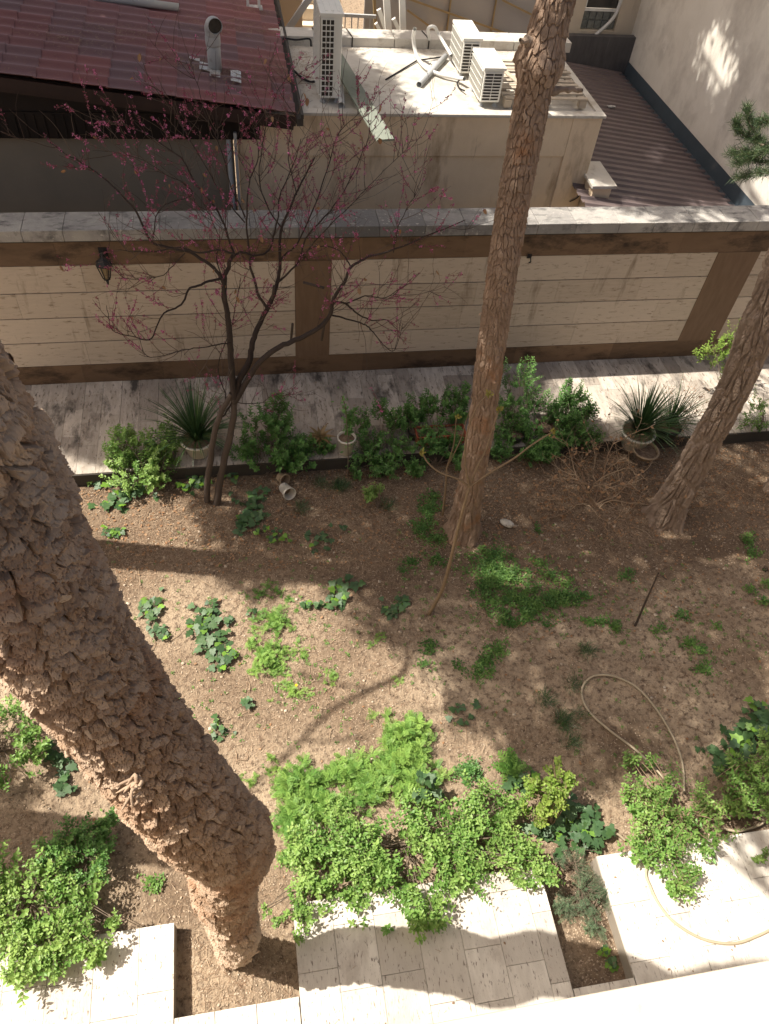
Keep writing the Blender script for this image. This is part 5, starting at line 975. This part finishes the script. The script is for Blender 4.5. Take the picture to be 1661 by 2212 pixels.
for lab, pt, tn in (('low weeds running down the left side of the middle pine foot', [(925, 1100, 22, 34), (915, 1145, 26, 22), (940, 1165, 28, 16), (935, 1075, 14, 14)], (0, .7)),
                    ('wide low weed carpet right of the tan sapling foot', [(1100, 1240, 40, 26), (1055, 1225, 44, 36), (1060, 1200, 36, 16), (1045, 1265, 26, 20), (1075, 1250, 30, 18)], (0, .6)),
                    ('densest low weed carpet below the middle pine', [(1130, 1330, 50, 22), (1150, 1310, 60, 32), (1110, 1290, 40, 26), (1220, 1300, 36, 18), (1190, 1290, 36, 16), (1100, 1345, 24, 14), (1060, 1300, 24, 22)], (0, .6)),
                    ('light green weeds in the sun patch right of the sapling', [(1190, 1245, 26, 12), (1165, 1215, 20, 12), (1215, 1262, 22, 10)], (.2, .9)),
                    ('straggling weeds right end of the wide carpet', [(1230, 1285, 26, 10), (1265, 1290, 20, 8)], (0, .7)),
                    ('weed mound in the middle shade above the tall feathery patch', [(1055, 1425, 34, 22), (1040, 1455, 26, 16), (1080, 1405, 22, 14)], (0, .7)),
                    ('small weeds left of the middle shade mound', [(925, 1398, 20, 14), (918, 1435, 16, 9), (985, 1440, 12, 10)], (0, .6)),
                    ('weeds strip left of the dead stick', [(1300, 1345, 26, 9), (1330, 1355, 14, 14), (1270, 1345, 22, 6)], (0, .5)),
                    ('small weed below the right pine shadow left of the stick', [(1350, 1243, 18, 10)], (0, .5)),
                    *[('one of the small weed tufts scattered over the soil right of the dead stick', [q_], (.1, .8)) for q_ in ((1490, 1390, 18, 12), (1515, 1405, 18, 12), (1520, 1445, 20, 12), (1470, 1330, 18, 8), (1420, 1360, 14, 9), (1545, 1355, 12, 6))],
                    ('bright weeds by the right edge below the leaning pine', [(1612, 1170, 14, 18), (1622, 1195, 14, 14)], (.4, 1)),
                    ('small weeds at the right edge beside the pine cone', [(1615, 1272, 14, 8), (1650, 1300, 12, 10), (1655, 1260, 10, 10)], (.2, .9)),
                    ('small weed tuft left of the sapling foot', [(890, 1215, 20, 10), (945, 1210, 20, 12), (870, 1235, 12, 6)], (0, .6)),
                    ('weeds beside the thick pine foot on the left soil', [(330, 1905, 26, 9), (340, 1920, 14, 6), (250, 1700 + 60, 16, 10)], (.3, .9)),
                    ('tiny weed in front of the white stone', [(1165, 1143, 10, 8)], (0, .5))):
    weed(lab, pt, mt_weed, 'round', .034, 900, tn, group=LW, h=.035)
# scattered sprouts nobody could count
g = Geo(); q = np.concatenate([np.stack([rng.uniform(230, 1661, 400), rng.uniform(1150, 1720, 400)], 1), np.stack([rng.normal(1120, 120, 260), rng.normal(1280, 60, 260)], 1), np.stack([rng.normal(640, 90, 160), rng.normal(1400, 80, 160)], 1), np.stack([rng.normal(1500, 90, 130), rng.normal(1380, 70, 130)], 1), np.stack([rng.normal(930, 60, 110), rng.normal(1170, 60, 110)], 1)])
q = q[(q[:, 1] > 1130)]; p = on_ground(np.array([G(x, y, 0) for x, y in q])); p = p[(p[:, 1] > 1.75)]
for k in range(9):
    n = len(p); a = rng.uniform(0, 2 * math.pi, n); el = rng.uniform(0, .8, n); d = np.stack([np.cos(a) * np.cos(el), np.sin(a) * np.cos(el), np.sin(el)], 1); scatter(g, LEAFR if k % 2 else LEAF, p + d * .008, d, np.tile([0, 0, 1.], (n, 1)), rng.uniform(.010, .022, n), rng.uniform(.1, 1, n))
tag(g.obj('ground_cover', mt_weed), 'tiny green sprouts scattered over the soil', 'ground cover', kind='stuff')
# dark mondo grass tufts
MG = 'dark tufts of fine grass on the soil'
for lab, (px, py), n, L in (('dark grass tuft, upper one right of the weed carpet above the hose', (1265, 1408), 160, .13), ('dark grass tuft at the upper left bend of the hose', (1240, 1480), 110, .12), ('dark grass tuft, leftmost of the group left of the hose', (1178, 1512), 140, .13), ('dark grass tuft, biggest of the group left of the hose', (1215, 1560), 240, .15), ('dark grass tuft lowest of the group left of the hose', (1232, 1602), 130, .12),
                            ('dark grass tuft, small one between hose and its neighbours', (1250, 1545), 80, .1), ('round dark grass tuft on the soil below the bronze rosette', (732, 1052), 260, .15), ('faint dark grass tuft right of the fallen white pot', (690, 1045), 120, .12), ('dark grass tuft below the fallen white pot', (650, 1100), 130, .13), ('dark grass tuft below the young plant', (838, 1095), 110, .12)):
    b = on_ground([G(px, py, 0)])[0]; o = strap(lab, b, n, L, (.2, 1.5), .004, name='grass_tuft', cat='grass', group=MG)
    for ch in o.children:
        me = ch.data; cs = np.empty(len(me.vertices) * 3, np.float32); me.vertices.foreach_get('co', cs); cs = cs.reshape(-1, 3); r_ = np.repeat(rng.normal(0, .045, (n, 2)), 18, 0); cs[:, :2] += r_; me.vertices.foreach_set('co', cs.ravel()); me.update()
# ivy
IV = 'patches of dark ivy in the bed'
ivy('sunlit ivy patch at the foot of the left bed shrub', [(265, 1075, 42, 26), (200, 1045, 34, 12), (300, 1060, 24, 16), (235, 1095, 16, 10)], 60, .085, .2, group=IV)
ivy('ivy around the base of the redbud stems', [(430, 1040, 30, 20), (500, 1030, 26, 16), (400, 1055, 20, 12)], 40, .075, .25, group=IV)
ivy('small lone ivy clump in the sunlit upper left soil', [(247, 1156, 26, 12)], 20, .06, .3, group=IV)
ivy('dark ivy running down right of the redbud foot', [(545, 1085, 30, 26), (520, 1130, 22, 22), (550, 1120, 24, 16)], 64, .075, .04, group=IV)
ivy('ivy sprigs with bright leaves below the fallen white pot', [(595, 1160, 26, 12), (570, 1145, 16, 8)], 18, .055, .45, group=IV)
ivy('thin dark ivy trail right of the bright ivy sprigs', [(690, 1165, 24, 18), (680, 1190, 14, 8), (740, 1145, 14, 8)], 20, .065, .05, group=IV)
ivy('ivy half hidden behind the right side of the thick pine', [(330, 1320, 28, 26), (350, 1370, 26, 14), (315, 1300, 20, 12)], 44, .07, .2, group=IV)
ivy('big ivy patch left of the feathery weed mounds', [(440, 1355, 38, 30), (470, 1400, 32, 26), (440, 1330, 28, 14), (485, 1430, 20, 14), (495, 1345, 16, 8)], 72, .085, .16, group=IV)
ivy('two or three ivy leaves above the big ivy patch', [(460, 1305, 16, 10), (545, 1330, 16, 6)], 9, .06, .1, group=IV)
ivy('lone pair of ivy leaves in the sunlit soil', [(540, 1522, 10, 12)], 5, .08, .0, group=IV)
ivy('small ivy sprig close to the thick pine edge', [(480, 1585, 24, 12), (470, 1560, 12, 10)], 13, .055, .12, group=IV)
ivy('glossy ivy clump left of the tan sapling', [(730, 1290, 26, 20), (755, 1265, 24, 10), (715, 1310, 14, 10)], 26, .08, .25, group=IV)
ivy('small dark ivy clump below the weeds strip', [(668, 1312, 22, 8)], 11, .06, .2, group=IV)
ivy('ivy clump beside the tan sapling foot', [(850, 1320, 26, 14), (870, 1300, 22, 8)], 26, .07, .1, group=IV)
ivy('dull ivy trail above the tall feathery patch', [(990, 1535, 14, 12), (1030, 1530, 12, 12), (990, 1555, 24, 10)], 10, .07, .15, group=IV)
ivy('bluish ivy leaves emerging from the top of the large shrub', [(912, 1715, 24, 18), (900, 1740, 14, 10)], 16, .08, .0, group=IV, z=.3)
ivy('dark ivy mass between the large shrub and the right slab', [(1250, 1790, 44, 30), (1215, 1760, 34, 26), (1290, 1800, 26, 16), (1130, 1700, 30, 16), (1180, 1800, 30, 20), (1245, 1830, 36, 16)], 110, .09, .06, group=IV, z=.1)
ivy('large glossy ivy mass at the right edge of the soil', [(1600, 1590, 34, 30), (1630, 1545, 30, 18), (1590, 1630, 24, 20), (1560, 1650, 26, 14), (1645, 1590, 24, 30)], 90, .095, .15, group=IV, z=.14)
ivy('small dark ivy sprig left of the large right ivy', [(1530, 1620, 22, 8)], 8, .07, .0, group=IV)
ivy('dark ivy in the shade between the left shrub and thick pine', [(130, 1645, 26, 24), (145, 1700, 22, 16), (100, 1620, 16, 14)], 26, .085, .05, group=IV)
ivy('few ivy leaves at the lower end of the planting notch', [(1300, 2060, 12, 8), (1320, 2085, 12, 8)], 7, .08, .5, group=IV)
# dead shrub
t = thing('dead_shrub', 'dry brown dead shrub in front of the big strap plant pots', 'shrub', G(1290, 1090, 0)); g = Geo(); gl = Geo(); rt = G(1290, 1092, 0); tips = []
def dtw(p, d, L, r, dep):
    n = max(3, int(L / .06)); P_ = [p]
    for i in range(n): d = nrm(d + rng.normal(0, .2, 3)); P_.append(P_[-1] + d * L / n)
    P_ = np.array(P_); g.tube(P_, np.linspace(r, r * .45, n + 1), 4, t=rng.uniform(0, 1), cap=False); tips.append(P_)
    if dep < 3:
        for _ in range(rng.integers(2, 6)): dtw(P_[rng.integers(1, n + 1)], nrm(d + rdir(1)[0] * .9 + (0, 0, .1)), L * rng.uniform(.45, .8), r * .6, dep + 1)
for k in range(9):
    tg = [G(1205, 985, .5), G(1260, 950, .6), G(1330, 935, .7), G(1400, 950, .5), G(1290, 1000, .4), G(1360, 1000, .4), G(1180, 1045, .2), G(1240, 1040, .3), G(1420, 1000, .25)][k]; d = tg - rt; dtw(rt + rng.normal(0, .03, 3) * (1, 1, 0), nrm(d), np.linalg.norm(d) * 1.05, .011, 0)
q = np.concatenate([P_[1:] for P_ in tips]); q = q[rng.choice(len(q), 460)]; n = len(q); scatter(gl, LEAFR, q, rdir(n), rdir(n), rng.uniform(.035, .06, n), rng.uniform(.2, 1, n)); g.obj('branches', mt_deadtw, t, True); gl.obj('dry_leaves', mt_deadleaf, t)
# dead stick, hose, pine cone
g = Geo(); a = G(1372, 1350, 0); P_ = smooth([a - (0, 0, .05)] + wy([(1375, 1345), (1392, 1305), (1408, 1270), (1422, 1238)], a[1], a[1] + .05), 5); g.tube(P_, np.linspace(.016, .008, len(P_)), 7); g.tube(smooth(wy([(1415, 1248), (1428, 1244), (1440, 1252)], a[1] + .05, a[1]), 4), .005, 5); tag(g.obj('dead_stick', mt_redbark), 'dark dead stick standing upright in the right part of the soil', 'stick')
hp = [(1478, 1712, .05), (1474, 1650, .03), (1455, 1595, .025), (1420, 1535, .025), (1378, 1487, .025), (1330, 1462, .03), (1288, 1459, .04), (1263, 1475, .03), (1257, 1503, .025), (1275, 1540, .025), (1320, 1580, .025), (1368, 1616, .03), (1410, 1655, .05), (1445, 1700, .1), (1450, 1760, .12), (1420, 1830, .2), (1396, 1880, .225), (1405, 1915, .215), (1425, 1955, .213), (1460, 1995, .213), (1520, 2029, .213), (1585, 2038, .213), (1640, 2020, .213), (1700, 1990, .213)]
g = Geo(); g.tube(smooth([G(px, py, z) for px, py, z in hp], 8), .0125, 9); tag(g.obj('garden_hose', mt_hose), 'beige rubber garden hose looping over the soil and the right slab', 'hose')
g = Geo(); P_ = smooth([G(1290, 1815, .03), G(1300, 1800, .06), (G(1330, 1800, .05)), G(1350, 1815, .02)], 5); g.tube(P_, .012, 7); P_ = smooth([G(1540, 1770, .1), G(1600, 1760, .08), G(1650, 1775, .06), G(1600, 1795, .05), G(1560, 1790, .04)], 5); g.tube(P_, .013, 7); tag(g.obj('dry_root', mt_hose), 'thick pale root loops under the right shrub', 'root')
t = Geo(); c = G(1652, 1228, .03)
for k in range(70): 
    z = k / 70; a = k * 2.4; r_ = .026 * math.sin(math.pi * (.12 + .8 * z)); pp = c + (r_ * math.cos(a), (z - .5) * .06, r_ * math.sin(a)); d = nrm(np.array([math.cos(a), -.5, math.sin(a)])); scatter(t, LEAFR, pp[None], d[None], np.array([[0, 1., .2]]), .016, 0.)
tag(t.obj('pine_cone', mt_black), 'dark open pine cone lying on the soil at the right edge', 'pine cone')
# ---------------------------------------------------------------- litter
def area(n, x0, x1, y0, y1): return np.stack([rng.uniform(x0, x1, n), rng.uniform(y0, y1, n), np.zeros(n)], 1)
g = Geo()
for k in range(110):
    q = np.array([rng.uniform(-2.6, 7.6), rng.uniform(1.8, 6.7), 0]); a = rng.uniform(0, 2 * math.pi); L_ = rng.uniform(.06, .3) * (1.3 if q[1] > 5 else 1); d = np.array([math.cos(a), math.sin(a), 0]); P_ = np.array([q + d * L_ * u_ + rng.normal(0, .012, 3) * (1, 1, 0) for u_ in (0, .33, .66, 1)]); P_[:, 2] = GZ(P_[:, 0], P_[:, 1]) + .009; g.tube(smooth(P_, 3), np.linspace(.0045, .002, 10), 5, t=rng.uniform(0, 1), cap=False)
tag(g.obj('twig_litter', mt_deadtw), 'small dry twigs scattered over the soil', 'twigs', kind='stuff')
p = np.concatenate([area(520, -3, 9, YB + .02, YW - .02), area(220, -2.5, 7, .3, YT - .02)]); p = p[~(((p[:, 0] > -.93) & (p[:, 0] < .05) & (p[:, 1] < 2)) | ((p[:, 0] > 2.29) & (p[:, 0] < 2.85) & (p[:, 1] < 2)))]; p[:, 2] = ZP + .004; n = len(p); g = Geo()
scatter(g, NEEDLE, p, rdir(n, -.05, .08), np.tile([0, 0, 1.], (n, 1)), rng.uniform(.03, .08, n), rng.uniform(0, .8, n)); k_ = rng.uniform(0, 1, n) < .3; scatter(g, LEAFR, p[k_] + (.05, .04, .002), rdir(k_.sum(), -.1, .2), np.tile([0, 0, 1.], (k_.sum(), 1)), rng.uniform(.012, .03, k_.sum()), rng.uniform(0, .5, k_.sum()))
tag(g.obj('paving_litter', mt_litter), 'few dry needles and leaf scraps blown onto the stone paving', 'litter', kind='stuff')
p = on_ground(area(500, -3, 8, 1.7, 6.8)); g = Geo()
for q in p:
    r_ = rng.uniform(.006, .018); v = nrm(rdir(8)) * r_ * (1.3, 1, .6) + q; v = np.array([q + np.array([i_, j_, k_]) * r_ * rng.uniform(.6, 1.1, 3) * (1.2, 1, .7) for i_ in (-1, 1) for j_ in (-1, 1) for k_ in (-1, 1)]); g.add(v, [(0, 1, 3, 2), (4, 6, 7, 5), (0, 4, 5, 1), (2, 3, 7, 6), (0, 2, 6, 4), (1, 5, 7, 3)], rng.uniform(0, .8) ** 2, True)
tag(g.obj('soil_clods', mt_chip), 'small stones and clods lying on the soil', 'stones', kind='stuff')
p = np.concatenate([area(60000, -3.6, 8.2, 1.66, 6.8), area(900, -.9, 0, .98, 1.66), area(800, 2.3, 2.84, .7, 1.66), area(26000, -2.5, 7.5, 5.2, 6.8)]); k_ = fbm(p[:, 0] * 1.6, p[:, 1] * 1.6, 3, s=8) + .12 * (p[:, 1] > 4.8); p = p[k_ + rng.uniform(-.15, .15, len(p)) > .46]; p = on_ground(p); p[:, 2] += rng.uniform(.002, .012, len(p)); n = len(p)
g = Geo(); scatter(g, tpl_blade(3, .045, .12), p, rdir(n, -.1, .12), np.tile([0, 0, 1.], (n, 1)) + rng.normal(0, .2, (n, 3)), rng.uniform(.04, .1, n), rng.uniform(0, 1, n)); tag(g.obj('needle_litter', mt_litter), 'fallen brown pine needles strewn over the soil', 'pine needles', kind='stuff')
p = np.concatenate([area(27000, -3.6, 8.2, 1.66, 6.85), area(900, -.9, 0, .98, 1.66), area(700, 2.3, 2.84, .7, 1.66)]); p = on_ground(p); p[:, 2] += .003; n = len(p); g = Geo(); scatter(g, LEAFR, p, rdir(n, -.4, .4), nrm(np.array([0, 0, 1.]) + rdir(n) * .5), rng.uniform(.008, .021, n) * np.where(rng.uniform(0, 1, n) > .97, 1.6, 1), rng.uniform(0, 1, n) ** 2.5 * np.where(rng.uniform(0, 1, n) > .97, 1, .4)); tag(g.obj('gravel_chips', mt_chip), 'pale grit and bark chips strewn over the soil', 'grit', kind='stuff')
p = on_ground(np.concatenate([area(2600, -2.5, 8, 5.3, 6.8), area(900, 2.8, 8, 4, 6.8), area(260, -3, 8, 1.8, 5)])); p[:, 2] += .01; n = len(p); g = Geo(); scatter(g, LEAFR, p, rdir(n, -.3, .3), nrm(np.array([0, 0, 1.]) + rdir(n) * .4), rng.uniform(.02, .045, n), rng.uniform(0, 1, n)); tag(g.obj('leaf_litter', mt_deadleaf), 'fallen brown leaves along the back of the bed', 'leaf litter', kind='stuff')
